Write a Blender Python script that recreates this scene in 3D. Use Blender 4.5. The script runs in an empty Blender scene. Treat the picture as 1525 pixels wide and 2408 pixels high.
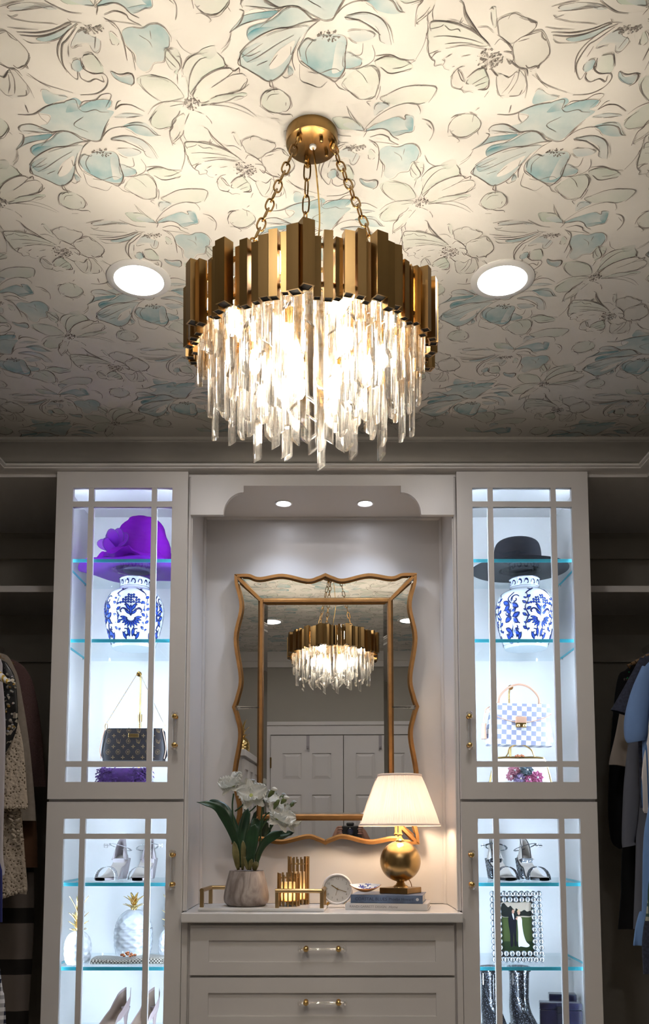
import bpy, bmesh, math, random
from mathutils import Vector, Matrix, Euler
from mathutils.geometry import tessellate_polygon
random.seed(7)
PI = math.pi
scene = bpy.context.scene
COL = scene.collection

# ------------------------------------------------------------------ camera
cam_d = bpy.data.cameras.new('camera')
cam = bpy.data.objects.new('camera', cam_d)
COL.objects.link(cam)
cam.location = (0.02, 0.0, 1.25)
cam.rotation_euler = (math.radians(90 + 5.6185), 0, 0)
cam_d.sensor_fit = 'VERTICAL'
cam_d.sensor_height = 36.0
cam_d.lens = 2100.0 / 2408.0 * 36.0
cam_d.shift_y = (1746.4 - 1204.0) / 2408.0
cam_d.shift_x = -(770.0 - 762.5) / 2408.0
cam_d.clip_start = 0.02
scene.camera = cam

# ------------------------------------------------------------------ world and exposure
world = bpy.data.worlds.new('world')
scene.world = world
world.use_nodes = True
wb = world.node_tree.nodes['Background']
wb.inputs[0].default_value = (1.0, 0.93, 0.85, 1)
wb.inputs[1].default_value = 0.0
scene.view_settings.view_transform = 'Standard'
scene.view_settings.look = 'None'
scene.view_settings.exposure = 1.2
scene.view_settings.gamma = 1.0
scene.view_settings.use_curve_mapping = False
scene.cycles.max_bounces = 8
scene.cycles.diffuse_bounces = 3
scene.cycles.glossy_bounces = 5
scene.cycles.transmission_bounces = 5
scene.cycles.transparent_max_bounces = 24
scene.cycles.sample_clamp_indirect = 6.0
scene.cycles.use_adaptive_sampling = True
scene.cycles.adaptive_threshold = 0.025
scene.cycles.caustics_reflective = False
scene.cycles.caustics_refractive = False

# ------------------------------------------------------------------ materials
def lin(c):
    return tuple((x / 12.92 if x <= 0.04045 else ((x + 0.055) / 1.055) ** 2.4) for x in c)
def s255(r, g, b):
    return lin((r / 255, g / 255, b / 255))
MATS = {}
def mat(name, color, rough=0.5, metal=0.0, spec=0.5, noise=0.0, nscale=20.0, bump=0.0, bscale=60.0, coat=0.0,
        trans=0.0, sheen=0.0, stretch=(1, 1, 1), alpha=1.0, sss=0.0):
    m = bpy.data.materials.new(name); m.use_nodes = True
    nt = m.node_tree; b = nt.nodes['Principled BSDF']
    b.inputs['Base Color'].default_value = (*color, 1)
    b.inputs['Roughness'].default_value = rough
    b.inputs['Metallic'].default_value = metal
    b.inputs['Specular IOR Level'].default_value = spec
    b.inputs['Coat Weight'].default_value = coat
    b.inputs['Transmission Weight'].default_value = trans
    b.inputs['Sheen Weight'].default_value = sheen
    b.inputs['Alpha'].default_value = alpha
    if sss: b.inputs['Subsurface Weight'].default_value = sss
    if noise or bump:
        tc = nt.nodes.new('ShaderNodeTexCoord'); mp = nt.nodes.new('ShaderNodeMapping')
        mp.inputs['Scale'].default_value = stretch
        nt.links.new(tc.outputs['Object'], mp.inputs['Vector'])
    if noise:
        n = nt.nodes.new('ShaderNodeTexNoise'); n.inputs['Scale'].default_value = nscale; n.inputs['Detail'].default_value = 5
        nt.links.new(mp.outputs[0], n.inputs['Vector'])
        r = nt.nodes.new('ShaderNodeValToRGB')
        r.color_ramp.elements[0].position = 0.3; r.color_ramp.elements[1].position = 0.7
        r.color_ramp.elements[0].color = (*[max(0, c * (1 - noise)) for c in color], 1)
        r.color_ramp.elements[1].color = (*[min(1, c * (1 + noise)) for c in color], 1)
        nt.links.new(n.outputs['Fac'], r.inputs['Fac']); nt.links.new(r.outputs['Color'], b.inputs['Base Color'])
    if bump:
        n2 = nt.nodes.new('ShaderNodeTexNoise'); n2.inputs['Scale'].default_value = bscale; n2.inputs['Detail'].default_value = 4
        nt.links.new(mp.outputs[0], n2.inputs['Vector'])
        bp = nt.nodes.new('ShaderNodeBump'); bp.inputs['Strength'].default_value = bump; bp.inputs['Distance'].default_value = 0.002
        nt.links.new(n2.outputs['Fac'], bp.inputs['Height']); nt.links.new(bp.outputs[0], b.inputs['Normal'])
    MATS[name] = m
    return m
def emis(name, color, strength):
    m = bpy.data.materials.new(name); m.use_nodes = True
    nt = m.node_tree; nt.nodes.clear()
    e = nt.nodes.new('ShaderNodeEmission'); o = nt.nodes.new('ShaderNodeOutputMaterial')
    e.inputs[0].default_value = (*color, 1); e.inputs[1].default_value = strength
    nt.links.new(e.outputs[0], o.inputs[0]); MATS[name] = m
    return m
def mixmat(name, parts):
    """parts: list of (kind, weight, color, rough) mixed in proportion"""
    m = bpy.data.materials.new(name); m.use_nodes = True
    nt = m.node_tree; nt.nodes.clear()
    o = nt.nodes.new('ShaderNodeOutputMaterial')
    acc = None; tot = 0
    for kind, w, color, rough in parts:
        n = nt.nodes.new({'T': 'ShaderNodeBsdfTransparent', 'G': 'ShaderNodeBsdfGlossy', 'D': 'ShaderNodeBsdfDiffuse',
                          'L': 'ShaderNodeBsdfTranslucent', 'S': 'ShaderNodeBsdfGlass'}[kind])
        n.inputs[0].default_value = (*color, 1)
        if kind in 'GS': n.inputs['Roughness'].default_value = rough
        if acc is None: acc = n.outputs[0]; tot = w
        else:
            mx = nt.nodes.new('ShaderNodeMixShader'); tot += w
            mx.inputs[0].default_value = w / tot
            nt.links.new(acc, mx.inputs[1]); nt.links.new(n.outputs[0], mx.inputs[2]); acc = mx.outputs[0]
    nt.links.new(acc, o.inputs[0]); MATS[name] = m
    return m
def clearglass(name, tint, f0=0.04, rough=0.0):
    """thin clear glass: straight-through with a fresnel reflection"""
    m = bpy.data.materials.new(name); m.use_nodes = True
    nt = m.node_tree; nt.nodes.clear()
    o = nt.nodes.new('ShaderNodeOutputMaterial'); t = nt.nodes.new('ShaderNodeBsdfTransparent'); g = nt.nodes.new('ShaderNodeBsdfGlossy')
    lw = nt.nodes.new('ShaderNodeLayerWeight'); lw.inputs[0].default_value = 0.5
    pw = nt.nodes.new('ShaderNodeMath'); pw.operation = 'POWER'; pw.inputs[1].default_value = 5.0
    fr = nt.nodes.new('ShaderNodeMath'); fr.operation = 'MULTIPLY_ADD'; fr.inputs[1].default_value = 0.4; fr.inputs[2].default_value = f0
    nt.links.new(lw.outputs['Facing'], pw.inputs[0]); nt.links.new(pw.outputs[0], fr.inputs[0])
    mx = nt.nodes.new('ShaderNodeMixShader')
    t.inputs[0].default_value = (*tint, 1); g.inputs['Roughness'].default_value = rough
    nt.links.new(fr.outputs[0], mx.inputs[0]); nt.links.new(t.outputs[0], mx.inputs[1]); nt.links.new(g.outputs[0], mx.inputs[2])
    nt.links.new(mx.outputs[0], o.inputs[0]); MATS[name] = m
    return m
def vcol(name, rough=0.7, amt=0.0, nscale=40.0, spec=0.3):
    """flat print: colour from the print's own colour attribute"""
    m = bpy.data.materials.new(name); m.use_nodes = True
    nt = m.node_tree; b = nt.nodes['Principled BSDF']
    a = nt.nodes.new('ShaderNodeAttribute'); a.attribute_name = 'Col'
    b.inputs['Roughness'].default_value = rough; b.inputs['Specular IOR Level'].default_value = spec
    if amt:
        tc = nt.nodes.new('ShaderNodeTexCoord')
        n = nt.nodes.new('ShaderNodeTexNoise'); n.inputs['Scale'].default_value = nscale; n.inputs['Detail'].default_value = 4
        nt.links.new(tc.outputs['Object'], n.inputs['Vector'])
        mr = nt.nodes.new('ShaderNodeMapRange'); mr.inputs[1].default_value = 0.3; mr.inputs[2].default_value = 0.72
        mr.inputs[3].default_value = 1.0; mr.inputs[4].default_value = 1.0 - amt
        nt.links.new(n.outputs['Fac'], mr.inputs[0])
        mul = nt.nodes.new('ShaderNodeMath'); mul.operation = 'MULTIPLY'
        nt.links.new(mr.outputs[0], mul.inputs[0]); nt.links.new(a.outputs['Alpha'], mul.inputs[1])
        mx = nt.nodes.new('ShaderNodeMix'); mx.data_type = 'RGBA'
        mx.inputs[6].default_value = (*PAPER, 1)
        nt.links.new(mul.outputs[0], mx.inputs[0]); nt.links.new(a.outputs['Color'], mx.inputs[7])
        nt.links.new(mx.outputs[2], b.inputs['Base Color'])
    else:
        nt.links.new(a.outputs['Color'], b.inputs['Base Color'])
    MATS[name] = m
    return m
PAPER = (0.78, 0.745, 0.70)

# ------------------------------------------------------------------ mesh helpers
def cr(pts, n=6, closed=False):
    """Catmull-Rom through points of any dimension"""
    P = [tuple(p) for p in pts]; N = len(P)
    if N < 3 and not closed: 
        return [tuple(P[0][k] + (P[1][k] - P[0][k]) * i / n for k in range(len(P[0]))) for i in range(n + 1)]
    out = []
    rng = range(N) if closed else range(N - 1)
    for i in rng:
        p1 = P[i]; p2 = P[(i + 1) % N]
        p0 = P[i - 1] if (closed or i > 0) else tuple(2 * a - b for a, b in zip(p1, p2))
        p3 = P[(i + 2) % N] if (closed or i + 2 < N) else tuple(2 * a - b for a, b in zip(p2, p1))
        for j in range(n):
            t = j / n
            out.append(tuple(0.5 * (2 * b + (c - a) * t + (2 * a - 5 * b + 4 * c - d) * t * t + (3 * b - a - 3 * c + d) * t ** 3)
                             for a, b, c, d in zip(p0, p1, p2, p3)))
    if not closed: out.append(P[-1])
    return out
def ip(tbl, t):
    """piecewise linear lookup in [(t, v), ...]"""
    if t <= tbl[0][0]: return tbl[0][1]
    for (a, va), (b, vb) in zip(tbl, tbl[1:]):
        if t <= b: 
            u = (t - a) / (b - a); u = u * u * (3 - 2 * u)
            return va + (vb - va) * u
    return tbl[-1][1]
class MB:
    def __init__(s): s.v = []; s.f = []; s.c = []; s.mi = []
    def add(s, vs, fs, col=None, mi=0):
        o = len(s.v); s.v += [tuple(v) for v in vs]; s.f += [tuple(i + o for i in f) for f in fs]
        s.mi += [mi] * len(fs)
        if col is not None: s.c += list(col) if isinstance(col, list) else [col] * len(vs)
        return s
    def box(s, x0, x1, y0, y1, z0, z1, M=None, mi=0):
        vs = [(x, y, z) for z in (z0, z1) for y in (y0, y1) for x in (x0, x1)]
        if M is not None: vs = [tuple(M @ Vector(v)) for v in vs]
        return s.add(vs, [(0, 2, 3, 1), (4, 5, 7, 6), (0, 1, 5, 4), (2, 6, 7, 3), (0, 4, 6, 2), (1, 3, 7, 5)], mi=mi)
    def lathe(s, prof, c=(0, 0, 0), seg=32, M=None, mi=0, fn=None, cap=True):
        vs = []; fs = []; n = len(prof)
        for i in range(seg):
            a = 2 * PI * i / seg
            for j, (r, z) in enumerate(prof):
                rr = r if fn is None else fn(r, z, a, j)
                vs.append((rr * math.cos(a), rr * math.sin(a), z))
        for i in range(seg):
            for j in range(n - 1):
                a = i * n + j; b = ((i + 1) % seg) * n + j
                fs.append((a, b, b + 1, a + 1))
        if cap:
            if prof[0][0] > 1e-5: fs.append(tuple(((seg - 1 - i) * n) for i in range(seg)))
            if prof[-1][0] > 1e-5: fs.append(tuple((i * n + n - 1) for i in range(seg)))
        if M is not None: vs = [tuple(M @ Vector(v)) for v in vs]
        vs = [(x + c[0], y + c[1], z + c[2]) for x, y, z in vs]
        return s.add(vs, fs, mi=mi)
    def tube(s, pts, r, seg=8, closed=False, cap=True, mi=0, flat=None):
        P = [Vector(p) for p in pts]; N = len(P)
        R = r if isinstance(r, (list, tuple)) else [r] * N
        T = []
        for i in range(N):
            a = P[i - 1] if (closed or i > 0) else P[i]; b = P[(i + 1) % N] if (closed or i < N - 1) else P[i]
            d = (b - a); T.append(d.normalized() if d.length > 1e-9 else Vector((0, 0, 1)))
        up = Vector((0, 0, 1)) if abs(T[0].z) < 0.9 else Vector((0, 1, 0))
        u = (up - T[0] * up.dot(T[0])).normalized(); vs = []
        for i in range(N):
            u = (u - T[i] * u.dot(T[i]))
            u = u.normalized() if u.length > 1e-6 else Vector((1, 0, 0))
            w = T[i].cross(u)
            for k in range(seg):
                a = 2 * PI * k / seg
                fx = 1 if flat is None else flat
                vs.append(P[i] + (u * math.cos(a) * fx + w * math.sin(a)) * R[i])
        fs = []
        for i in range(N if closed else N - 1):
            for k in range(seg):
                a = i * seg + k; b = i * seg + (k + 1) % seg; c = ((i + 1) % N) * seg
                fs.append((a, b, c + (k + 1) % seg, c + k))
        if cap and not closed:
            fs.append(tuple(range(seg))[::-1]); fs.append(tuple((N - 1) * seg + k for k in range(seg)))
        return s.add(vs, fs, mi=mi)
    def prism(s, poly, a0, a1, axis='y', mi=0):
        """extrude a 2-D polygon; axis y: poly is (x,z); z: (x,y); x: (y,z)"""
        n = len(poly)
        def m(p, a): return {'y': (p[0], a, p[1]), 'z': (p[0], p[1], a), 'x': (a, p[0], p[1])}[axis]
        vs = [m(p, a0) for p in poly] + [m(p, a1) for p in poly]
        tri = tessellate_polygon([[Vector((p[0], p[1], 0)) for p in poly]])
        fs = [tuple(t) for t in tri] + [tuple(i + n for i in t[::-1]) for t in tri]
        fs += [(i, (i + 1) % n, n + (i + 1) % n, n + i) for i in range(n)]
        return s.add(vs, fs, mi=mi)
    def grid(s, fn, nu, nv, cu=False, cv=False, mi=0):
        vs = [fn(i / (nu if cu else nu - 1), j / (nv if cv else nv - 1)) for i in range(nu) for j in range(nv)]
        fs = []
        for i in range(nu if cu else nu - 1):
            for j in range(nv if cv else nv - 1):
                a = i * nv + j; b = ((i + 1) % nu) * nv + j; j2 = (j + 1) % nv
                fs.append((a, b, ((i + 1) % nu) * nv + j2, i * nv + j2))
        return s.add(vs, fs, mi=mi)
    def ball(s, c, r, nu=16, nv=10, M=None, mi=0, fn=None):
        r3 = r if isinstance(r, (tuple, list)) else (r, r, r)
        vs = [(0, 0, -1)]; 
        for j in range(1, nv):
            t = PI * j / nv - PI / 2
            for i in range(nu):
                a = 2 * PI * i / nu; vs.append((math.cos(a) * math.cos(t), math.sin(a) * math.cos(t), math.sin(t)))
        vs.append((0, 0, 1)); fs = []
        for i in range(nu): fs.append((0, 1 + (i + 1) % nu, 1 + i))
        for j in range(nv - 2):
            for i in range(nu):
                a = 1 + j * nu; fs.append((a + i, a + (i + 1) % nu, a + nu + (i + 1) % nu, a + nu + i))
        e = len(vs) - 1; a = 1 + (nv - 2) * nu
        for i in range(nu): fs.append((a + i, a + (i + 1) % nu, e))
        out = []
        for v in vs:
            k = fn(v) if fn else 1.0
            p = Vector((v[0] * r3[0] * k, v[1] * r3[1] * k, v[2] * r3[2] * k))
            if M is not None: p = M @ p
            out.append((p.x + c[0], p.y + c[1], p.z + c[2]))
        return s.add(out, fs, mi=mi)
    def mesh(s, name, mats, smooth=False, angle=40):
        me = bpy.data.meshes.new(name)
        me.from_pydata(s.v, [], s.f); 
        if not isinstance(mats, (list, tuple)): mats = [mats]
        for m in mats: me.materials.append(MATS[m] if isinstance(m, str) else m)
        if len(mats) > 1: me.polygons.foreach_set('material_index', s.mi)
        if s.c:
            at = me.color_attributes.new('Col', 'FLOAT_COLOR', 'POINT')
            flat = [x for c in s.c for x in c]
            at.data.foreach_set('color', flat)
        bm = bmesh.new(); bm.from_mesh(me)
        if not s.c:
            bmesh.ops.recalc_face_normals(bm, faces=bm.faces)
        bm.to_mesh(me); bm.free()
        if smooth:
            me.polygons.foreach_set('use_smooth', [True] * len(me.polygons))
            me.set_sharp_from_angle(angle=math.radians(angle))
        me.update()
        return me
    def build(s, name, mats, parent=None, smooth=False, angle=40, bevel=0.0, sub=0, solid=0.0):
        me = s.mesh(name, mats, smooth, angle)
        return link(name, me, parent, bevel, sub, solid)
def link(name, me, parent=None, bevel=0.0, sub=0, solid=0.0):
    o = bpy.data.objects.new(name, me); COL.objects.link(o)
    if parent is not None: o.parent = parent
    if solid:
        md = o.modifiers.new('solid', 'SOLIDIFY'); md.thickness = solid; md.offset = 0
    if bevel:
        md = o.modifiers.new('bevel', 'BEVEL'); md.width = bevel; md.segments = 2; md.limit_method = 'ANGLE'
    if sub:
        md = o.modifiers.new('sub', 'SUBSURF'); md.levels = sub; md.render_levels = sub
    return o
def tag(o, label=None, cat=None, group=None, kind=None):
    if label: o['label'] = label
    if cat: o['category'] = cat
    if group: o['group'] = group
    if kind: o['kind'] = kind
    return o
def thing(name, label, cat, loc=(0, 0, 0), rot=(0, 0, 0), group=None):
    o = bpy.data.objects.new(name, None); COL.objects.link(o); o.empty_display_size = 0.05
    o.location = loc; o.rotation_euler = rot
    return tag(o, label, cat, group)
def struct(name, mb, m, parent=None, **k):
    o = mb.build(name, m, parent, **k)
    if parent is None: o['kind'] = 'structure'
    return o
def copy_tree(o, parent=None):
    c = o.copy(); COL.objects.link(c); c.parent = parent
    for ch in list(o.children): copy_tree(ch, c)
    return c
def place(me, name, parent, loc=(0, 0, 0), rot=(0, 0, 0), scale=(1, 1, 1)):
    o = link(name, me, parent); o.location = loc; o.rotation_euler = rot; o.scale = scale
    return o
# ---- flat print made of filled shapes and pen strokes, laid on a surface by a mapping (u, v, layer) -> (x, y, z)
LSTEP = 0.004
def print_mesh(mb, shapes, mapper, jitter=None):
    for k, sh in enumerate(shapes):
        if sh[0] == 'w':                                # ('w', outline, colour, alpha, layer)
            _, pts, col, al, lay = sh
            P = cr(pts, 5, True)
            tri = tessellate_polygon([[Vector((p[0], p[1], 0)) for p in P]])
            lay = lay + k * LSTEP
            nP = len(P); ph = k * 2.3                       # watercolour: the wash pales towards one side
            cols = [(*col, al if al >= 1 else min(1, al * (.88 + .42 * math.sin(2 * PI * q / nP + ph)))) for q in range(nP)]
            mb.add([mapper(p[0], p[1], lay) for p in P], [tuple(t) for t in tri], cols)
        elif sh[0] == 's':                              # ('s', polyline, width, colour, layer)
            _, pts, w, col, lay = sh
            P = cr(pts, 6); n = len(P); vs = []; fs = []; lay = lay + k * LSTEP
            ph = (k * 1.7) % 6.28
            for i in range(n):
                a = P[max(0, i - 1)]; b = P[min(n - 1, i + 1)]
                dx, dy = b[0] - a[0], b[1] - a[1]; L = math.hypot(dx, dy) or 1e-9
                t = i / (n - 1)
                ww = w * (0.28 + 0.72 * math.sin(PI * (0.1 + 0.85 * t)) * (0.75 + 0.25 * math.sin(ph + t * 9)))
                nx, ny = -dy / L * ww / 2, dx / L * ww / 2
                vs += [mapper(P[i][0] + nx, P[i][1] + ny, lay), mapper(P[i][0] - nx, P[i][1] - ny, lay)]
                if i: fs.append((2 * i - 2, 2 * i - 1, 2 * i + 1, 2 * i))
            mb.add(vs, fs, (*col, 1.0))
        elif sh[0] == 'd':                              # ('d', centre, radius, colour, layer)
            _, c, r, col, lay = sh; lay = lay + k * LSTEP
            vs = [mapper(c[0] + r * math.cos(a * PI / 3), c[1] + r * math.sin(a * PI / 3), lay) for a in range(6)]
            mb.add(vs, [(0, 1, 2, 3, 4, 5)], (*col, 1.0))
def text_mesh(body, size, align='CENTER', font_shear=0.0, depth=0.0002):
    cu = bpy.data.curves.new('txt', 'FONT'); cu.body = body; cu.size = size; cu.align_x = align; cu.align_y = 'CENTER'
    cu.extrude = depth; cu.shear = font_shear; cu.resolution_u = 3
    o = bpy.data.objects.new('txt', cu); COL.objects.link(o)
    dg = bpy.context.evaluated_depsgraph_get()
    me = bpy.data.meshes.new_from_object(o.evaluated_get(dg))
    bpy.data.objects.remove(o); bpy.data.curves.remove(cu)
    return me
# ------------------------------------------------------------------ shared materials
WHITE = (0.66, 0.63, 0.605)      # one white paint for cabinets, niche, mouldings and doors
mat('white_lacquer', WHITE, 0.33, noise=0.015, nscale=8, bump=0.03, bscale=30)
mat('white_inside', WHITE, 0.5)
mat('niche_white', WHITE, 0.4, bump=0.02, bscale=25)
mat('crown_paint', WHITE, 0.4)
mat('crown_bead', WHITE, 0.35)
mat('wall_paint', (0.36, 0.335, 0.29), 0.75, noise=0.03, nscale=3, bump=0.05, bscale=90)
mat('closet_panel', (0.36, 0.335, 0.29), 0.55, noise=0.04, nscale=6)
mat('carpet', (0.40, 0.36, 0.31), 0.95, noise=0.08, nscale=40, bump=0.3, bscale=300)
mat('paper', PAPER, 0.75, spec=0.2, bump=0.04, bscale=160)
mat('quartz', (0.72, 0.70, 0.68), 0.15, noise=0.03, nscale=12)
mat('brass', (0.30, 0.185, 0.07), 0.27, metal=1.0, noise=0.10, nscale=25, stretch=(1, 1, 0.15))
mat('brass_dark', (0.30, 0.185, 0.07), 0.30, metal=1.0, noise=0.15, nscale=25, stretch=(1, 1, 0.1))
mat('brass_bright', (0.75, 0.50, 0.18), 0.14, metal=1.0)
mat('gold_frame', (0.28, 0.135, 0.04), 0.42, metal=0.7, noise=0.12, nscale=40)
mat('hollow_and_backing_black', (0.012, 0.009, 0.007), 0.8)  # painted shade of the hollow bar ends; also plain black for backings
mat('silver', (0.75, 0.74, 0.73), 0.2, metal=1.0)
mat('white_plastic', (0.75, 0.74, 0.73), 0.4)
clearglass('pane_glass', (0.99, 0.995, 0.995), 0.02)
clearglass('shelf_glass', (0.955, 0.985, 0.99), 0.03)
mixmat('acrylic', [('T', 0.62, (0.97, 0.97, 0.97), 0), ('G', 0.25, (1, 1, 1), 0.03), ('S', 0.13, (1, 1, 1), 0.02)])
mixmat('glass_edge', [('D', 0.45, (0.10, 0.62, 0.72), 0), ('L', 0.45, (0.12, 0.70, 0.80), 0), ('G', 0.10, (0.9, 1, 1), 0.1)])
mixmat('crystal', [('T', 0.28, (1, 0.995, 0.985), 0), ('S', 0.66, (1, 1, 1), 0.0), ('G', 0.06, (1, 1, 1), 0.0)])
emis('bulb_glow', (1.0, 0.88, 0.70), 172.0)
emis('downlight_glow', (1.0, 0.95, 0.94), 52.0)
emis('puck_glow', (0.88, 0.90, 1.0), 16.0)
emis('led_strip', (0.62, 0.78, 1.0), 62.0)
mat('mirror_silver', (0.85, 0.85, 0.84), 0.0, metal=1.0)

KC = 1.05           # scale of the ceiling plane about the camera: 9 ft 2 in ceiling
CEIL = 1.25 + 1.45 * KC
XS = 1.175          # closet fronts
XC = 1.212          # face of the cornice over the closets
YW = 3.455          # bulkhead wall above the cabinets
BACK = 3.85         # rear wall behind everything
FRONT = -0.50       # wall with the doors behind the photographer
XW = 1.85
SB = 2.563          # underside of the cabinet cornice
ST = 2.600          # top of the cabinet cornice

# ------------------------------------------------------------------ room shell
fl = struct('floor', MB().box(-XW, XW, FRONT - 0.1, BACK + 0.1, -0.06, 0.0), 'carpet')
ceiling = struct('ceiling', MB().box(-XW - .1, XW + .1, FRONT - 0.1, BACK + 0.1, CEIL, CEIL + 0.06), 'paper')
wall_back = struct('wall_back', MB().box(-XW - .1, XW + .1, BACK, BACK + 0.08, 0, CEIL).box(-XW, XW, YW, BACK, ST, CEIL), 'wall_paint')
wall_left = struct('wall_left', MB().box(-XW - .08, -XW, FRONT, BACK, 0, CEIL), 'wall_paint')
wall_right = struct('wall_right', MB().box(XW, XW + .08, FRONT, BACK, 0, CEIL), 'wall_paint')
wall_front = struct('wall_front', MB().box(-XW - .1, XW + .1, FRONT - 0.08, FRONT, 0, CEIL), 'wall_paint')

# cornice board over cabinets and closets
struct('soffit_back', MB().box(-XW, XW, 3.221, BACK, SB, ST), 'crown_bead')
struct('soffit_left', MB().box(-XW, -XC, FRONT, 3.221, SB, ST), 'crown_bead')
struct('soffit_right', MB().box(XC, XW, FRONT, 3.221, SB, ST), 'crown_bead')

# crown moulding along the ceiling: profile (distance out from the wall, z)
def crown_profile():
    p = [(0.120, CEIL - 0.0005), (0.120, CEIL - 0.012), (0.112, CEIL - 0.0145)]
    for i in range(11):
        a = i / 10 * PI / 2
        p.append((0.036 + 0.074 * (1 - math.sin(a)), CEIL - 0.017 - 0.042 * (1 - math.cos(a))))
    p += [(0.034, CEIL - 0.064), (0.026, CEIL - 0.067), (0.024, CEIL - 0.078), (0.010, CEIL - 0.090), (0.0, CEIL - 0.092)]
    return p
def bead_profile():
    z = ST
    return [(0.0, z), (0.040, z), (0.047, z - 0.004), (0.047, z - 0.011), (0.038, z - 0.014), (0.038, z - 0.018),
            (0.030, z - 0.021), (0.014, z - 0.023), (0.0, z - 0.024)]
def run(name, prof, m, side, wy, wx):
    """straight moulding run on the rear wall (side 0, face at wy) or a side wall (side -1/1, face at wx)"""
    vs = []
    for d, z in prof:
        if side == 0: vs += [(-wx + d, wy - d, z), (wx - d, wy - d, z)]
        else: vs += [(side * (wx - d), wy - d, z), (side * (wx - d), FRONT, z)]
    n = len(prof)
    return MB().add(vs, [(2 * i, 2 * i + 1, 2 * i + 3, 2 * i + 2) for i in range(n - 1)]).build(name, m, None, smooth=True, angle=30)
for i, sd in enumerate((0, -1, 1)):
    t = run('trim_%d' % (i + 1), crown_profile(), 'crown_paint', sd, YW, XW); t['kind'] = 'structure'
    b = run('cornice_bead', bead_profile(), 'crown_bead', sd, 3.221, XC); b.parent = t

# closet alcoves beside the cabinets: rear rails
for sd, w in ((-1, wall_back), (1, wall_back)):
    for z0, z1 in ((2.44, 2.53), (1.98, 2.06)):
        mb = MB().box(min(sd * 1.0, sd * XW), max(sd * 1.0, sd * XW), BACK - 0.02, BACK + .005, z0, z1)
        mb.build('rail', 'closet_panel', w)
# ------------------------------------------------------------------ wallpaper print on the ceiling
BLUE = (0.27, 0.46, 0.50); TEAL = (0.09, 0.30, 0.36); BLGR = (0.36, 0.49, 0.53); GREEN = (0.44, 0.57, 0.46); DGREEN = (0.24, 0.40, 0.30)
GREY = (0.52, 0.52, 0.47); INK = (0.10, 0.072, 0.06); CREAM = (0.70, 0.68, 0.60)
FPX = 2100.0; TH = math.radians(5.6185); CYP = 1746.4
def ceil_pt(u, v):
    """where the line of sight through a point of the photograph meets the ceiling (used once, to read the repeat off the paper)"""
    dx, dz = (u - 770.0) / FPX, (CYP - v) / FPX
    Y = math.cos(TH) - dz * math.sin(TH); Z = math.sin(TH) + dz * math.cos(TH)
    k = (CEIL - 1.25) / Z
    return (0.02 + dx * k, Y * k)
def crop(ox, oy, s):
    return lambda p: ceil_pt(ox + p[0] * s, oy + p[1] * s)
PR = []
def W(T, col, al, *polys, lay=1):
    for p in polys: PR.append(('w', [T(q) for q in p], col, al, lay))
def S(T, w, *lines):
    for l in lines: PR.append(('s', [T(q) for q in l], w * 1.35, INK, 3))
def DOTS(T, c, rx, ry, n, seed, r=0.0016):
    rd = random.Random(seed)
    for i in range(n):
        a = rd.random() * 2 * PI; q = math.sqrt(rd.random()); p = (c[0] + rx * q * math.cos(a), c[1] + ry * q * math.sin(a))
        PR.append(('d', T(p), r * (0.5 + rd.random()), INK, 3))
        if i % 3 == 0:
            PR.append(('s', [T((c[0] + (p[0] - c[0]) * .3, c[1] + (p[1] - c[1]) * .3)), T(p)], 0.0009, INK, 3))
# --- the big blue peony
T = crop(20, 180, .27541)
W(T, BLUE, .8, [(250,300),(350,240),(470,220),(560,180),(620,215),(600,260),(700,210),(860,200),(870,250),(840,280),(900,300),(860,360),(820,430),(790,520),(740,545),(640,520),(540,470),(420,460),(340,470),(270,420),(330,400),(360,330)])
W(T, TEAL, .85, [(490,290),(520,230),(590,230),(620,280),(560,295),(500,305)], [(70,620),(110,560),(140,520),(250,500),(370,490),(330,530),(220,545),(150,580)], [(200,640),(250,600),(340,590),(420,590),(300,640),(240,680)], lay=2)
W(T, BLUE, .6, [(285,120),(330,115),(400,150),(480,155),(495,190),(420,210),(340,235),(300,200)])
W(T, BLGR, .45, [(95,450),(110,420),(200,405),(270,440),(370,470),(330,490),(230,470),(140,490)])
W(T, BLUE, .75, [(190,610),(230,580),(340,550),(420,480),(520,470),(640,540),(540,590),(400,600),(300,640),(240,680),(200,650)])
W(T, BLUE, .55, [(180,750),(240,690),(330,640),(450,600),(560,580),(640,590),(600,650),(570,740),(560,820),(530,880),(450,930),(350,890),(260,850),(200,820)])
W(T, PAPER, 1, [(440,760),(520,690),(560,680),(550,760),(500,830),(430,850)], lay=2)
W(T, TEAL, .55, [(195,750),(260,700),(320,690),(300,740),(380,770),(330,800),(250,810)], lay=2)
W(T, BLUE, .9, [(630,660),(690,670),(740,640),(880,640),(940,690),(950,780),(980,850),(960,900),(880,900),(780,870),(700,830),(630,780),(600,720)])
W(T, TEAL, .4, [(870,690),(935,700),(945,780),(970,850),(900,880),(880,800)], lay=2)
W(T, BLUE, .75, [(980,420),(1080,385),(1170,395),(1230,450),(1280,500),(1200,510),(1100,490),(1040,450)], [(950,740),(1060,780),(1090,800),(1080,830),(980,850),(945,800)])
W(T, BLGR, .5, [(870,530),(980,500),(1100,520),(1180,570),(1240,640),(1270,700),(1180,680),(1130,600),(1000,545)], [(930,620),(1050,610),(1140,640),(1100,670),(1000,680)], [(900,350),(1000,310),(1150,330),(1050,350)])
W(T, TEAL, .6, [(560,830),(600,850),(615,880),(580,890)])
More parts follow.
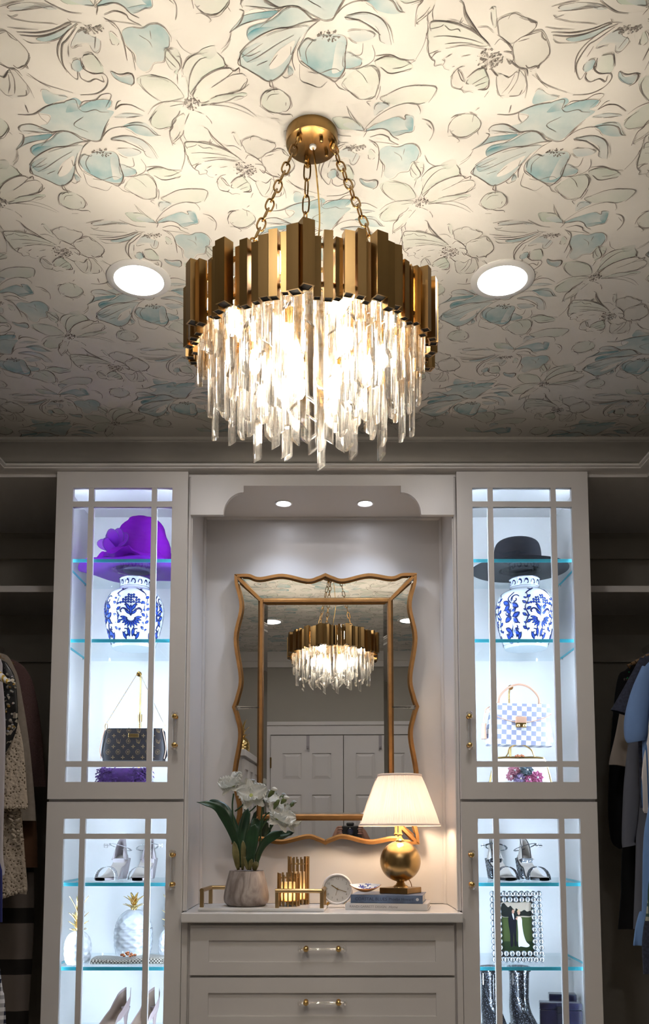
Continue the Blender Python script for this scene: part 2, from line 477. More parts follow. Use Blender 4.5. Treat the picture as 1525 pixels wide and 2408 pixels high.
S(T, .0022, [(700,545),(640,540),(560,490),(480,460),(420,465),(330,480)], [(700,550),(600,560),(500,590),(400,600),(300,640),(230,690),(180,750)], [(190,770),(190,820),(260,850),(350,890),(450,930),(530,890),(560,820)], [(940,700),(960,780),(980,860),(940,930),(880,910),(780,870),(640,800)], [(910,280),(960,240),(1040,240),(1110,270),(1160,295)], [(90,450),(110,415),(200,405),(300,440),(370,470)], [(90,480),(130,500),(120,570),(65,625)], [(570,740),(580,800),(620,860)], [(870,530),(980,550),(1080,590),(1170,640)], [(960,430),(1080,410),(1180,430),(1250,490),(1300,500)], [(80,320),(170,325),(240,310),(340,245),(470,220)], [(145,240),(170,305)])
S(T, .0013, [(800,520),(850,460),(930,430),(1020,430)], [(180,750),(250,770),(330,740)], [(700,545),(640,600),(620,650)], [(620,650),(600,740),(640,810),(720,850)], [(690,670),(660,740),(700,820)], [(880,520),(1000,500),(1120,530),(1200,590),(1270,700)], [(1060,690),(1070,760),(1000,770)], [(980,850),(1080,850),(1160,810),(1170,760),(1130,700)], [(910,280),(930,220),(960,200)], [(65,625),(140,575),(250,545),(340,535)], [(130,460),(250,470),(350,480)], [(470,225),(500,205),(570,195),(600,265),(640,210),(740,200),(800,150),(880,155),(830,260)], [(590,265),(650,300),(740,280),(790,300),(860,300)], [(640,820),(680,920),(760,950),(840,970),(880,930)], [(530,890),(570,910),(600,890)], [(250,300),(280,350),(330,390)], [(860,360),(820,440),(790,520)], [(250,810),(330,770),(450,690),(540,640)], [(330,830),(400,800)], [(420,830),(460,760)], [(200,780),(260,740),(330,690)], [(640,340),(560,410),(680,470)], [(410,470),(350,520),(280,590)], [(540,710),(560,760),(590,650)], [(720,870),(800,880),(900,850),(960,870)])
DOTS(T, (800,645), 85, 36, 34, 1)
# --- curved leaf beside the peony
W(T, GREEN, .5, [(1180,800),(1250,780),(1380,790),(1470,830),(1450,860),(1320,880),(1230,850)])
S(T, .0020, [(1180,770),(1280,765),(1380,795),(1470,795)], [(1180,805),(1250,775),(1340,780)], [(1240,840),(1330,880),(1470,850)])
S(T, .0011, [(1480,790),(1505,700),(1500,600),(1480,560)], [(1330,850),(1400,840),(1480,800)])
# --- pair of pale leaves and the upper petals of the second blue flower
T = crop(780, 90, .17049)
W(T, GREEN, .35, [(340,420),(560,370),(640,460),(650,600),(600,800),(480,850),(380,800),(200,690),(140,600)], [(660,830),(800,760),(1000,670),(1200,645),(1440,680),(1390,820),(1200,910),(1000,890),(840,910)])
S(T, .0015, [(40,600),(100,680),(190,715)], [(540,370),(630,470),(650,620),(590,820)], [(670,650),(650,750),(610,840)], [(1420,665),(1440,700),(1390,800),(1330,880)])
S(T, .0010, [(150,610),(250,740),(400,840),(560,800)], [(590,400),(660,500),(640,700)], [(330,430),(420,500),(490,610)], [(660,830),(820,740),(1000,665),(1300,640)])
W(T, BLGR, .55, [(570,960),(600,890),(700,880),(800,920),(700,990),(590,1070)])
W(T, BLUE, .75, [(470,1270),(620,1180),(760,1120),(900,1080),(1000,1120),(1010,1060),(1070,1060),(1130,1090),(1110,1280),(1000,1310),(860,1350),(800,1290),(700,1250),(560,1270)])
W(T, TEAL, .8, [(1010,1200),(1010,1120),(1080,1080),(1120,1120),(1110,1270),(1050,1250)], [(800,1300),(1000,1260),(1100,1270),(860,1345)], lay=2)
W(T, GREEN, .6, [(100,1240),(0,1100),(150,1080),(330,1120),(440,1270),(300,1260)])
W(T, BLUE, .5, [(150,1190),(260,1150),(380,1200),(440,1270),(300,1260)], lay=2)
S(T, .0012, [(440,1280),(480,1210),(640,1060),(850,940),(1050,890),(1170,910),(1220,1000),(1210,1040)], [(200,930),(300,1090),(390,1210)], [(210,960),(260,1080),(380,1190)], [(540,860),(480,870),(530,930)], [(1300,1170),(1380,1250)])
S(T, .0020, [(440,1285),(650,1240),(770,1270),(840,1350),(920,1390)], [(1240,1105),(1350,1150),(1400,1250),(1380,1340),(1340,1408)])
# --- the second blue flower
T = crop(0, 0, .28197)
W(T, BLGR, .4, [(60,60),(200,20),(380,30),(480,70),(420,80),(300,60),(160,90)], [(590,380),(640,270),(700,250),(760,300),(830,330),(820,420),(770,420),(730,360),(640,370)])
W(T, BLUE, .7, [(300,320),(420,290),(520,240),(600,195),(560,260),(500,310),(380,345)], [(600,560),(610,510),(660,500),(690,560),(650,600)], [(1020,260),(1080,225),(1180,235),(1250,200),(1340,215),(1410,300),(1410,380),(1370,420),(1360,500),(1280,520),(1240,580),(1190,590),(1140,540),(1130,450),(1060,380),(1030,320)])
W(T, TEAL, .6, [(930,590),(1000,640),(1080,620),(1110,650),(1100,700),(1040,690),(960,650)])
W(T, GREEN, .4, [(690,510),(700,460),(780,450),(850,540),(860,600),(800,610),(730,570)], [(910,260),(970,310),(1000,350),(950,370),(920,320)], [(1380,440),(1430,400),(1500,430),(1500,560),(1440,520)])
S(T, .0020, [(370,0),(480,60),(580,100),(680,110)], [(140,265),(320,270),(460,240),(560,190),(600,195)], [(170,290),(300,300),(430,280),(560,220)], [(650,195),(560,260),(490,370),(490,480),(560,600)], [(640,220),(560,330),(520,380),(530,540),(640,660),(650,590)], [(670,480),(690,560),(770,610),(860,610),(900,660),(880,730),(800,780),(670,790)], [(870,150),(960,200),(1010,280),(1040,380),(1060,500)], [(870,120),(960,90),(1050,120),(1080,160),(1180,210)], [(930,590),(1000,620),(1090,610),(1120,680),(1090,715)], [(660,600),(680,650),(740,680),(800,655),(865,680),(850,630)])
S(T, .0012, [(0,50),(100,20),(200,0)], [(80,90),(200,80),(350,60),(440,50)], [(60,120),(100,140),(150,120)], [(90,150),(250,180),(400,190),(480,200)], [(60,220),(150,235),(320,245)], [(190,320),(260,355),(420,355)], [(560,150),(600,180),(680,185)], [(690,460),(780,455),(860,550)], [(900,170),(980,240)], [(1050,380),(1100,440),(1130,580)], [(880,170),(1000,180),(1180,210)], [(1160,290),(1240,340),(1270,390)], [(1250,250),(1260,320)], [(1410,300),(1410,380),(1380,400)], [(800,20),(815,60),(805,120)], [(1390,400),(1450,470),(1500,540),(1480,600)], [(220,620),(380,700),(500,740),(610,770)], [(800,300),(790,400)], [(570,380),(575,470)])
DOTS(T, (770,235), 95, 45, 42, 2)
# --- open pale lily
T = crop(300, 90, .21639)
W(T, GREEN, .42, [(100,440),(200,400),(300,400),(430,440),(530,510),(620,640),(500,680),(380,690),(250,620),(140,520)], [(240,880),(330,740),(430,690),(590,690),(560,790),(490,900),(470,950),(380,980),(280,960)], [(610,300),(700,180),(850,150),(960,150),(1040,220),(1060,300),(900,360),(760,480),(690,600),(660,580),(630,450)], [(400,150),(430,110),(500,170),(570,200),(560,320),(470,340),(410,240)])
W(T, DGREEN, .4, [(780,150),(820,110),(940,80),(960,160),(900,220),(830,200)], [(1030,660),(1060,620),(1180,610),(1150,640)], [(510,370),(540,330),(560,350),(530,390)], [(200,440),(260,400),(380,440),(300,450)], lay=2)
W(T, GREEN, .5, [(800,720),(950,640),(1100,610),(1280,590),(1270,620),(1120,670),(900,710)])
W(T, CREAM, .5, [(700,600),(800,450),(950,360),(1100,320),(1250,390),(1300,460),(1230,560),(1000,610),(820,690)], [(460,1000),(490,920),(560,840),(620,830),(600,1020),(490,1150)])
S(T, .0018, [(680,600),(740,520),(830,420),(980,340),(1110,320)], [(950,625),(1100,600),(1230,560),(1320,490)], [(890,715),(1080,680),(1180,630),(1260,625)], [(570,780),(550,830),(490,890),(490,960),(460,1010),(470,1090),(490,1160)], [(660,640),(670,450),(710,320),(780,230),(860,200)], [(1110,320),(1160,350),(1210,320),(1215,370)], [(850,835),(900,890),(915,925)], [(420,110),(480,180),(550,260),(570,320)], [(1040,200),(1055,270),(1080,300),(1000,320)])
S(T, .0011, [(250,390),(330,410),(440,440),(520,500),(580,570)], [(140,430),(150,500),(240,600),(380,690)], [(220,820),(280,740),(380,690),(480,680),(600,690)], [(230,890),(320,780)], [(460,735),(560,715),(610,710)], [(290,960),(350,980),(480,950)], [(490,1140),(590,1050),(610,990)], [(670,810),(640,880),(620,930)], [(610,990),(610,1050),(640,1110)], [(600,330),(640,240),(720,180),(830,160)], [(700,630),(750,540)], [(910,530),(1050,440),(1150,350)], [(1010,460),(1120,400),(1240,380),(1290,410)], [(1210,570),(1280,470)], [(800,730),(900,720),(1100,740),(1250,790),(1370,850)], [(900,715),(1080,690),(1270,750),(1400,845)], [(730,780),(830,820)], [(540,380),(545,490)], [(530,10),(600,110),(700,170)], [(1120,0),(1090,80),(1010,160)], [(760,480),(880,380)])
DOTS(T, (700,700), 88, 78, 54, 3, .0015)
# --- sketched poppy
T = crop(980, 0, .21639)
W(T, GREY, .32, [(860,260),(880,200),(1020,140),(1150,180),(1300,240),(1260,330),(1150,390),(1040,460),(960,430),(880,370)], [(1050,460),(1180,380),(1350,340),(1440,570),(1330,690),(1200,740),(1060,650)])
W(T, GREEN, .28, [(140,250),(250,225),(420,245),(560,310),(680,380),(770,480),(700,510),(560,490),(350,510),(130,590),(110,450)], [(820,280),(800,100),(850,80),(860,280)])
W(T, GREEN, .55, [(530,880),(700,730),(760,800),(780,900),(700,960),(600,920)])
W(T, GREY, .35, [(370,810),(430,740),(500,860),(470,960),(400,920)], [(860,800),(1000,830),(1100,760),(1180,880),(1100,1030),(900,1040)])
S(T, .0022, [(150,330),(140,260),(180,230),(300,230),(450,265),(600,330),(720,420),(790,500)], [(460,5),(500,40),(530,150),(590,250),(660,350),(740,450)], [(870,370),(950,430),(1010,500),(1030,560),(940,555)], [(940,555),(1020,570),(1050,620),(1010,690),(970,630)], [(1000,650),(1100,730),(1180,750),(1200,820)], [(1200,190),(1240,230),(1300,240)], [(1350,345),(1360,400),(1400,435)], [(1440,570),(1390,640),(1330,690),(1320,740)], [(1180,700),(1210,735),(1290,710),(1310,740)], [(155,625),(200,570),(260,550)], [(660,970),(760,960),(780,860)], [(1000,1040),(1100,1030),(1140,970)], [(800,740),(850,800),(880,820)], [(540,840),(640,760),(740,720)])
S(T, .0013, [(150,310),(250,285),(290,260)], [(300,270),(360,320),(440,310),(470,340)], [(180,395),(300,385),(450,400),(600,430),(720,470)], [(300,470),(450,460),(600,465)], [(310,520),(500,490),(650,510),(740,530)], [(130,580),(230,540)], [(100,350),(100,400),(125,440),(120,490),(130,590),(160,640),(190,660),(190,710),(270,700),(300,740),(350,755)], [(270,640),(300,660),(280,700)], [(500,60),(520,180),(590,300),(700,400)], [(450,265),(490,180)], [(460,260),(505,210)], [(660,290),(760,290),(830,350)], [(1080,440),(1130,400),(1220,370),(1330,340)], [(1100,445),(1220,410)], [(940,815),(1000,835),(1080,770)], [(1110,740),(1090,850),(1040,940),(990,1010)], [(1060,800),(1000,920),(920,1010)], [(1100,750),(1160,760),(1180,860),(1190,950),(1170,1060)], [(860,970),(890,1030),(950,1030)], [(360,830),(440,740),(520,710)], [(440,760),(480,860),(520,880)], [(370,830),(370,920),(400,950),(480,970),(510,1000),(560,990),(610,1000)], [(600,910),(700,850),(760,820)], [(630,930),(740,890)], [(380,720),(410,710)], [(990,200),(1020,150),(1090,140),(1150,185)], [(1280,790),(1340,880),(1420,950)], [(730,1050),(780,980)], [(120,120),(110,200),(130,260)], [(0,215),(80,150),(140,70)], [(840,480),(900,420),(960,450)], [(480,610),(580,590)], [(310,620),(380,580)])
DOTS(T, (785,640), 145, 112, 85, 4, .0015)
# --- two buds
T = crop(1040, 250, .13115)
W(T, GREEN, .32, [(150,300),(260,180),(420,130),(580,160),(670,270),(650,400),(540,490),(380,540),(240,520),(150,430)], [(690,1700),(760,1580),(900,1520),(1050,1540),(1140,1640),(1120,1740),(1030,1810),(860,1840),(730,1790)])
S(T, .0015, [(90,460),(110,330),(180,220)], [(150,200),(240,150),(340,150)], [(170,500),(260,550),(420,530),(560,450),(650,370)], [(480,90),(540,130),(620,150)], [(590,60),(660,10)], [(100,525),(180,520),(260,560),(300,610),(260,640)], [(660,1740),(700,1650),(790,1560),(920,1530)], [(1080,1560),(1140,1640),(1120,1740),(1040,1810),(970,1810)], [(930,1390),(900,1480),(1000,1500)], [(870,1830),(960,1860),(1090,1860),(1110,1890)])
S(T, .0010, [(300,575),(450,550),(600,440)], [(560,130),(530,270)], [(610,430),(640,500)], [(150,440),(200,420)], [(920,1530),(1020,1520)], [(640,1740),(720,1800),(820,1860)], [(950,1380),(940,1560)], [(780,1670),(860,1600),(1000,1580)], [(760,1910),(880,1910)], [(1050,1740),(1070,1690)], [(560,740),(510,840),(430,920),(320,990)])
vcol('wallpaper_ink', 0.75, amt=0.45, nscale=24, spec=0.2)
# the repeat of the paper: half drop
LX, LY = 0.974 * KC, 0.2825 * KC
OX, OY = 0.02 + 0.002 * KC, 1.785 * KC
def cmap(u, v, lay): return (u - OX, v - OY, -0.00035 * lay)
rd = random.Random(11)
for sh in [q for q in PR if q[0] == 'w' and q[4] == 1 and q[3] < 1]:
    o_ = cr(sh[1], 5, True); n_ = len(o_); i_ = rd.randrange(n_)
    for _ in range(3):                                   # broken pen outline round each wash
        k_ = max(4, int(n_ * (0.16 + 0.16 * rd.random())))
        seg = [o_[(i_ + q) % n_] for q in range(0, k_ + 1, 2)]
        dx, dy = rd.uniform(-.003, .003), rd.uniform(-.003, .003)
        PR.append(('s', [(p[0] + dx + rd.uniform(-.0008, .0008), p[1] + dy + rd.uniform(-.0008, .0008)) for p in seg], rd.uniform(.0010, .0022), INK, 3))
        i_ += k_ + int(n_ * 0.1)
pm = MB(); print_mesh(pm, PR, cmap)
print_me = pm.mesh('wallpaper_print', 'wallpaper_ink')
for j in range(-9, 6):
    for i in range(-2, 3):
        x = OX + i * LX + (0.5 * LX if j % 2 else 0.0); y = OY + j * LY
        if abs(x) < 2.0 and FRONT - .2 < y < 3.5:
            place(print_me, 'wallpaper_print', ceiling, (x, y, CEIL))
# ------------------------------------------------------------------ chandelier
CHX, CHY, CHZ = 0.02 - 0.033 * KC, 1.74 * KC, 1.25 + 1.03 * KC
ch = thing('chandelier', 'round chandelier of brass bars and hanging crystal prisms on three chains', 'chandelier', (CHX, CHY, CHZ)); ch.scale = (KC, KC, KC)
TILT = (math.radians(5.0), 0, 0)
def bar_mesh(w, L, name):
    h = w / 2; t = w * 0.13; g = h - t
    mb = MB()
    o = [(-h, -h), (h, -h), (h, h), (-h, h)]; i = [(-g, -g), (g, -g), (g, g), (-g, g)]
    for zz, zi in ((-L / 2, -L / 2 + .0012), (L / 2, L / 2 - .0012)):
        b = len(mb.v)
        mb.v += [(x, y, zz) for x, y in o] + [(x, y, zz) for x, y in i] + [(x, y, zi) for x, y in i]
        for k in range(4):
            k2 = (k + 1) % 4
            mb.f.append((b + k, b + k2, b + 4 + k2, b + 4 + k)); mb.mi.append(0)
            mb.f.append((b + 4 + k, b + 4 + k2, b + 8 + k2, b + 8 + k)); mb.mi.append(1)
        mb.f.append((b + 8, b + 9, b + 10, b + 11)); mb.mi.append(1)  # shade inside the hollow tube end, painted black on a shallow inset
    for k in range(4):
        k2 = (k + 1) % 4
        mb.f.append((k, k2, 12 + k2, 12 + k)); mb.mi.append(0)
    return mb.mesh(name, ['brass_dark', 'hollow_and_backing_black'])
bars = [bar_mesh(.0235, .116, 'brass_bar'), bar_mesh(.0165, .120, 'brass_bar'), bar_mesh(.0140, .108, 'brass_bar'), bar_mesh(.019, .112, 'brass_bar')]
seq = [0, 2, 1, 2, 3, 1, 2, 0, 1, 3, 2, 1]
NB = 80; rb = random.Random(5)
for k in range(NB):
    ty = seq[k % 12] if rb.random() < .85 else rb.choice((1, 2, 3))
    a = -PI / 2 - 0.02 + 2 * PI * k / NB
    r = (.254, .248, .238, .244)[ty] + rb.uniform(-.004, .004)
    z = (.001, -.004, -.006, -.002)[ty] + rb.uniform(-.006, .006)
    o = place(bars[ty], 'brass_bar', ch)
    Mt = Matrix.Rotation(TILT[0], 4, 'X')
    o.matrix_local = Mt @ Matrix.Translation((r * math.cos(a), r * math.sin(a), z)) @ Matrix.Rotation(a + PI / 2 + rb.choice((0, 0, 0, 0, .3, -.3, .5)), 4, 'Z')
fr = MB()
for R, z in ((.232, .035), (.232, -.035), (.16, .03), (.09, .03)):
    fr.tube([(R * math.cos(2 * PI * k / 40), R * math.sin(2 * PI * k / 40), z) for k in range(40)], .005, 6, closed=True)
for k in range(6):
    a = 2 * PI * k / 6 + .3; fr.tube([(0, 0, .03), (.235 * math.cos(a), .235 * math.sin(a), .03)], .004, 6)
f_ = fr.build('ring_frame', 'brass', ch, smooth=True); f_.rotation_euler = TILT
# crystals: three-sided prisms with a slanted cut
def crystal_mesh(w, L, cut):
    d = .0105; e = .0032
    p = [(-w / 2, -d / 2 + e), (-w / 2 + e, -d / 2), (w / 2 - e, -d / 2), (w / 2, -d / 2 + e), (w / 2, d / 2), (-w / 2, d / 2)]
    zs = [-L + cut * (.5 + x / w) for x, y in p]
    vs = [(x, y, 0) for x, y in p] + [(x, y, z) for (x, y), z in zip(p, zs)]
    me = MB().add(vs, [tuple(range(6)), tuple(range(11, 5, -1))] + [(i, i + 6, (i + 1) % 6 + 6, (i + 1) % 6) for i in range(6)]).mesh('crystal', 'crystal')
    bm = bmesh.new(); bm.from_mesh(me); bmesh.ops.bevel(bm, geom=list(bm.edges), offset=.0008, segments=1, affect='EDGES'); bm.to_mesh(me); bm.free()
    return me
cms = {}
def crystal(R, a, top, bot, w, flip):
    L = round(top - bot, 3); key = (L, w, flip)
    if key not in cms: cms[key] = crystal_mesh(w, L, (.014 if flip else -.014))
    o = place(cms[key], 'crystal', ch)
    o.matrix_local = Matrix.Rotation(TILT[0] * .6, 4, 'X') @ Matrix.Translation((R * math.cos(a), R * math.sin(a), top)) @ Matrix.Rotation(a + PI / 2, 4, 'Z')
for R, n, tops, bots, w in ((.226, 36, (.0, .01), (-.105, -.135, -.085), .019), (.205, 34, (-.04,), (-.215, -.168, -.198, -.158), .0195), (.172, 26, (-.02,), (-.185, -.145, -.205), .019),
                            (.135, 20, (-.01,), (-.205, -.17), .0195), (.095, 16, (-.0,), (-.19, -.215), .019), (.05, 8, (.0,), (-.205, -.18), .020)):
    for k in range(n):
        a = -PI / 2 + 2 * PI * (k + .5 * (n % 4 == 2)) / n
        crystal(R, a, tops[k % len(tops)], bots[k % len(bots)], w, k % 2)
# bulbs and sockets
bm_ = MB().lathe([(0.0, -.024), (.006, -.022), (.0105, -.014), (.0115, 0), (.010, .014), (.006, .024)], seg=12).mesh('bulb', 'bulb_glow', True)
sm_ = MB().lathe([(.0, .022), (.011, .022), (.012, .030), (.012, .055), (.006, .060), (.0, .060)], seg=12).mesh('socket', 'brass_bright', True)
spots = [(.165, 2 * PI * k / 8 + .4, .035 if k % 2 else -.03) for k in range(8)] + [(.115, 2 * PI * k / 6 + .1, -.085) for k in range(6)] + [(.05, 2 * PI * k / 3, -.11) for k in range(3)]
for r, a, z in spots:
    p = (r * math.cos(a), r * math.sin(a), z)
    place(bm_, 'bulb', ch, p); place(sm_, 'socket', ch, p)
# canopy, studs, hooks, chains and cord
cz = 0.42
can = MB().lathe([(.0, -.0255), (.050, -.0255), (.0535, -.024), (.0545, -.021), (.0545, -.0002), (0, -.0002)], (0, -.003, cz), 48).build('canopy', 'brass', ch, True, 30)
for x, y in ((.020, -.028), (.031, .012), (-.013, .026)):
    MB().lathe([(0, -.012), (.0035, -.011), (.004, -.008), (.004, 0), (.0, 0)], (x, y, cz - .025), 10).build('stud', 'brass_dark', can, True)
MB().lathe([(.0, -.004), (.0068, -.004), (.0075, -.002), (.0075, 0), (0, 0)], (.002, -.003, cz - .0252), 14).build('grommet', 'white_plastic', can, True)
link_me = MB().tube([((.0075 * math.cos(t)), 0, (.0175 if math.sin(t) > 0 else -.0175) * (abs(math.sin(t)) ** .6)) for t in [2 * PI * k / 20 for k in range(20)]], .0019, 7, closed=True).mesh('chain_link', 'brass', True)
hooks = [((-.026, -.032), (-.118, -.186)), ((.043, -.012), (.134, -.166)), ((-.010, .038), (-.03, .20))]
for (hx, hy), (ex, ey) in hooks:
    A = Vector((hx, hy, cz - .030)); B = Vector((ex, ey, .035 + ey * .09))
    MB().lathe([(0, -.014), (.005, -.013), (.0065, -.007), (.005, -.001), (.0055, .006), (.0, .006)], (hx, hy, cz - .026), 12).build('hook', 'brass_bright', can, True)
    d = (B - A); L = d.length; n = int(L / .0295); d.normalize()
    q = d.to_track_quat('Z', 'Y')
    for k in range(n):
        o = place(link_me, 'chain_link', ch)
        o.matrix_local = Matrix.Translation(A + d * ((k + .5) * L / n)) @ (q.to_matrix().to_4x4()) @ Matrix.Rotation(PI / 2 * (k % 2) + .5, 4, 'Z')
MB().tube(cr([(.002, -.003, cz - .026), (.010, .0, cz - .09), (.016, .01, cz - .19), (.004, .03, cz - .28), (-.01, .03, .02)], 6), .0019, 6).build('cord', 'brass_bright', ch, True)

# ------------------------------------------------------------------ recessed downlights in the ceiling
def downlight(x, y, label, tail=''):
    d = thing('recessed_downlight' + tail, label, 'downlight', (.02 + (x - .02) * KC, y * KC, CEIL), group='recessed downlights in the papered ceiling'); d.scale = (KC, KC, 1)
    MB().lathe([(.0645, -.0005), (.0645, -.0062), (.067, -.0068), (.076, -.0055), (.0835, -.0028), (.0835, .0), (.0645, -.0005)], seg=56, cap=False).build('trim_ring', 'white_plastic', d, True)
    MB().lathe([(.0, -.0022), (.0642, -.0022), (.0642, -.0005), (0, -.0005)], seg=48).build('lens' + tail, 'downlight_glow', d)
downlight(-.478, 2.227, 'round white recessed downlight on the ceiling over the left display cabinet')
downlight(.481, 2.228, 'round white recessed downlight on the ceiling over the right display cabinet')
downlight(-.478, 0.62, 'round white recessed downlight on the ceiling above the white armoire', '_left_offscreen')
downlight(.481, 0.62, 'round white recessed downlight on the ceiling before the panelled doors, away from the armoire', '_right_offscreen')
# ------------------------------------------------------------------ cabinets
FY = 3.20           # plane of the cabinet doors
def handle(parent, c, vertical=True, L=.116, sp=.052):
    """clear acrylic rod pull on two brass ball posts; pieces are children of the door or drawer"""
    x, y, z = c
    def P(t, d=0.0): return (x, y - d, z + t) if vertical else (x + t, y - d, z)
    MB().tube([P(-L / 2, .026), P(L / 2, .026)], .0058, 14).build('handle_rod', 'acrylic', parent, True)
    for s in (-1, 1):
        mb = MB().ball(P(s * sp, .026), .0102, 16, 10)
        mb.tube([P(s * sp, .026), P(s * sp, 0)], .0055, 10); mb.tube([P(s * sp, .003), P(s * sp, 0)], .009, 12)
        mb.build('handle_post', 'brass_bright', parent, True)
        e = MB(); q = [(.0, .0), (.006, .0), (.0125, .006), (.0125, .010), (.007, .015), (0, .016)]
        M = Matrix.Translation(P(s * (L / 2 - .004), .026)) @ (Matrix.Rotation(0 if s > 0 else PI, 4, 'X') if vertical else Matrix.Rotation(s * PI / 2, 4, 'Y'))
        e.lathe(q, seg=8, M=M).build('handle_finial', 'acrylic', parent)
def glazed_door(cab, x0, x1, z0, z1, px, pz, hx, hz):
    """px: pane column edges (x pairs), pz: pane row edges (z pairs)"""
    y0, y1 = FY, FY + .022
    ax0, ax1 = px[0][0], px[-1][1]; az0, az1 = pz[0][0], pz[-1][1]
    f = MB().box(x0, ax0, y0, y1, z0, z1).box(ax1, x1, y0, y1, z0, z1).box(ax0, ax1, y0, y1, z0, az0).box(ax0, ax1, y0, y1, az1, z1)
    d = f.build('door', 'white_lacquer', cab)
    for (a, b), (c, e) in zip(px, px[1:]):
        MB().box(b, c, y0 + .0005, y1 - .001, az0, az1).build('muntin', 'white_lacquer', d)
    for (a, b), (c, e) in zip(pz, pz[1:]):
        MB().box(ax0, ax1, y0 + .0008, y1 - .001, b, c).build('muntin', 'white_lacquer', d)
    for a, b in px:
        for c, e in pz:
            MB().box(a - .002, b + .002, y0 + .012, y0 + .0155, c - .002, e + .002).build('pane', 'pane_glass', d)
    handle(d, (hx, FY, hz))
    return d
SHELVES = (2.2405, 1.9385, 1.0515, 0.7555, 0.487)
def tower(sd, label):
    cab = thing('display_cabinet', label, 'cabinet', (0, 0, 0), group='tall lit display cabinets')
    X = lambda a, b: (min(sd * a, sd * b), max(sd * a, sd * b))
    o, i = .983, .497
    for a, b in ((o - .018, o), (i, i + .018)):
        x0, x1 = X(a, b); MB().box(x0, x1, FY + .022, 3.62, 0, SB).build('side_panel', 'white_inside', cab)
    x0, x1 = X(i + .018, o - .018)
    MB().box(x0, x1, 3.60, 3.62, 0, SB).build('back_panel', 'white_inside', cab)
    MB().box(x0, x1, FY + .023, 3.60, 2.545, SB).build('top_panel', 'white_inside', cab)
    MB().box(x0, x1, FY + .023, 3.60, 1.338, 1.358).build('divider', 'white_inside', cab)
    MB().box(x0, x1, FY + .023, 3.60, .08, .10).build('bottom_panel', 'white_inside', cab)
    MB().box(x0, x1, FY + .0225, FY + .040, 1.348, 1.371).build('led_leak_stop', 'white_lacquer', cab)  # hidden strip added to stop led light leaking between the doors
    for z in SHELVES:
        s = MB().box(x0, x1, FY + .034, 3.598, z, z + .0125).build('glass_shelf', 'shelf_glass', cab)
        MB().box(x0, x1, FY + .0325, FY + .0345, z, z + .0125).build('shelf_edge', 'glass_edge', s)
        for xx in (x0, x1):
            s_ = 1 if xx == x0 else -1
            MB().box(min(xx, xx + s_ * .0015), max(xx, xx + s_ * .0015), FY + .034, 3.598, z + .002, z + .0105).build('shelf_edge', 'glass_edge', s)
            for yy in (FY + .09, 3.54):
                MB().tube([(xx, yy, z - .004), (xx + s_ * .010, yy, z - .004)], .0032, 8).build('shelf_pin', 'silver', cab, True)
    # led strips behind the stiles
    for zz0, zz1 in ((1.375, 2.535), (.11, 1.325)):
        for a in (o - .020, i + .020):
            x = sd * a
            MB().box(x - .004, x + .004, FY + .0235, FY + .030, zz0, zz1).build('led_strip', 'led_strip', cab)
    xs = [(.922, .864), (.845, .631), (.612, .555)]
    px = sorted([tuple(sorted((sd * a, sd * b))) for a, b in xs])
    dx0, dx1 = X(i, o)
    glazed_door(cab, dx0, dx1, 1.362, 2.576, px, [(1.423, 1.478), (1.498, 2.441), (2.462, 2.514)], sd * .528, 1.606)
    glazed_door(cab, dx0, dx1, .085, 1.352, px, [(.15, .205), (.225, 1.220), (1.239, 1.292)], sd * .528, 1.113)
    MB().box(dx0, dx1, FY + .02, FY + .06, 0, .08).build('plinth', 'white_lacquer', cab)
    return cab
tower(-1, 'tall white display cabinet with the purple hat, lit inside')
tower(1, 'tall white display cabinet with the black hat, lit inside')

# ------------------------------------------------------------------ niche between the cabinets
NX = .487; NB_ = 3.56
nw = thing('niche_surround', 'white painted niche with arched valance around the wall mirror', 'niche')
for s in (-1, 1):
    MB().box(min(s * NX, s * (NX + .009)), max(s * NX, s * (NX + .009)), FY + .023, 3.575, .965, SB).build('side_panel', 'niche_white', nw)
    MB().box(min(s * NX, s * (NX - .006)), max(s * NX, s * (NX - .006)), FY + .022, FY + .05, .965, 2.411).build('corner_bead', 'niche_white', nw, bevel=.002)
    MB().tube([(s * (NX - .001), NB_ - .001, .964), (s * (NX - .001), NB_ - .001, 2.53)], .011, 12).build('corner_bead', 'niche_white', nw, True)
MB().box(-NX, NX, NB_, 3.58, .965, SB).build('back_panel', 'niche_white', nw)
MB().box(-NX, NX, FY + .022, NB_, 2.528, 2.548).build('top_panel', 'niche_white', nw)
MB().tube([(-NX, NB_ - .001, 2.528), (NX, NB_ - .001, 2.528)], .011, 12).build('corner_bead', 'niche_white', nw, True)
arc = [(-.365 + .073 * (1 - math.cos(t)), 2.413 + .084 * math.sin(t)) for t in [PI / 2 * k / 10 for k in range(11)]]
half = [(-NX, SB), (-NX, 2.411), (-.367, 2.411)] + arc + [(-.291, 2.498), (-.291, 2.522)]
poly = half + [(-x, z) for x, z in reversed(half)]
MB().prism(poly, FY + .002, FY + .022, 'y').build('valance', 'white_lacquer', nw, bevel=.002)
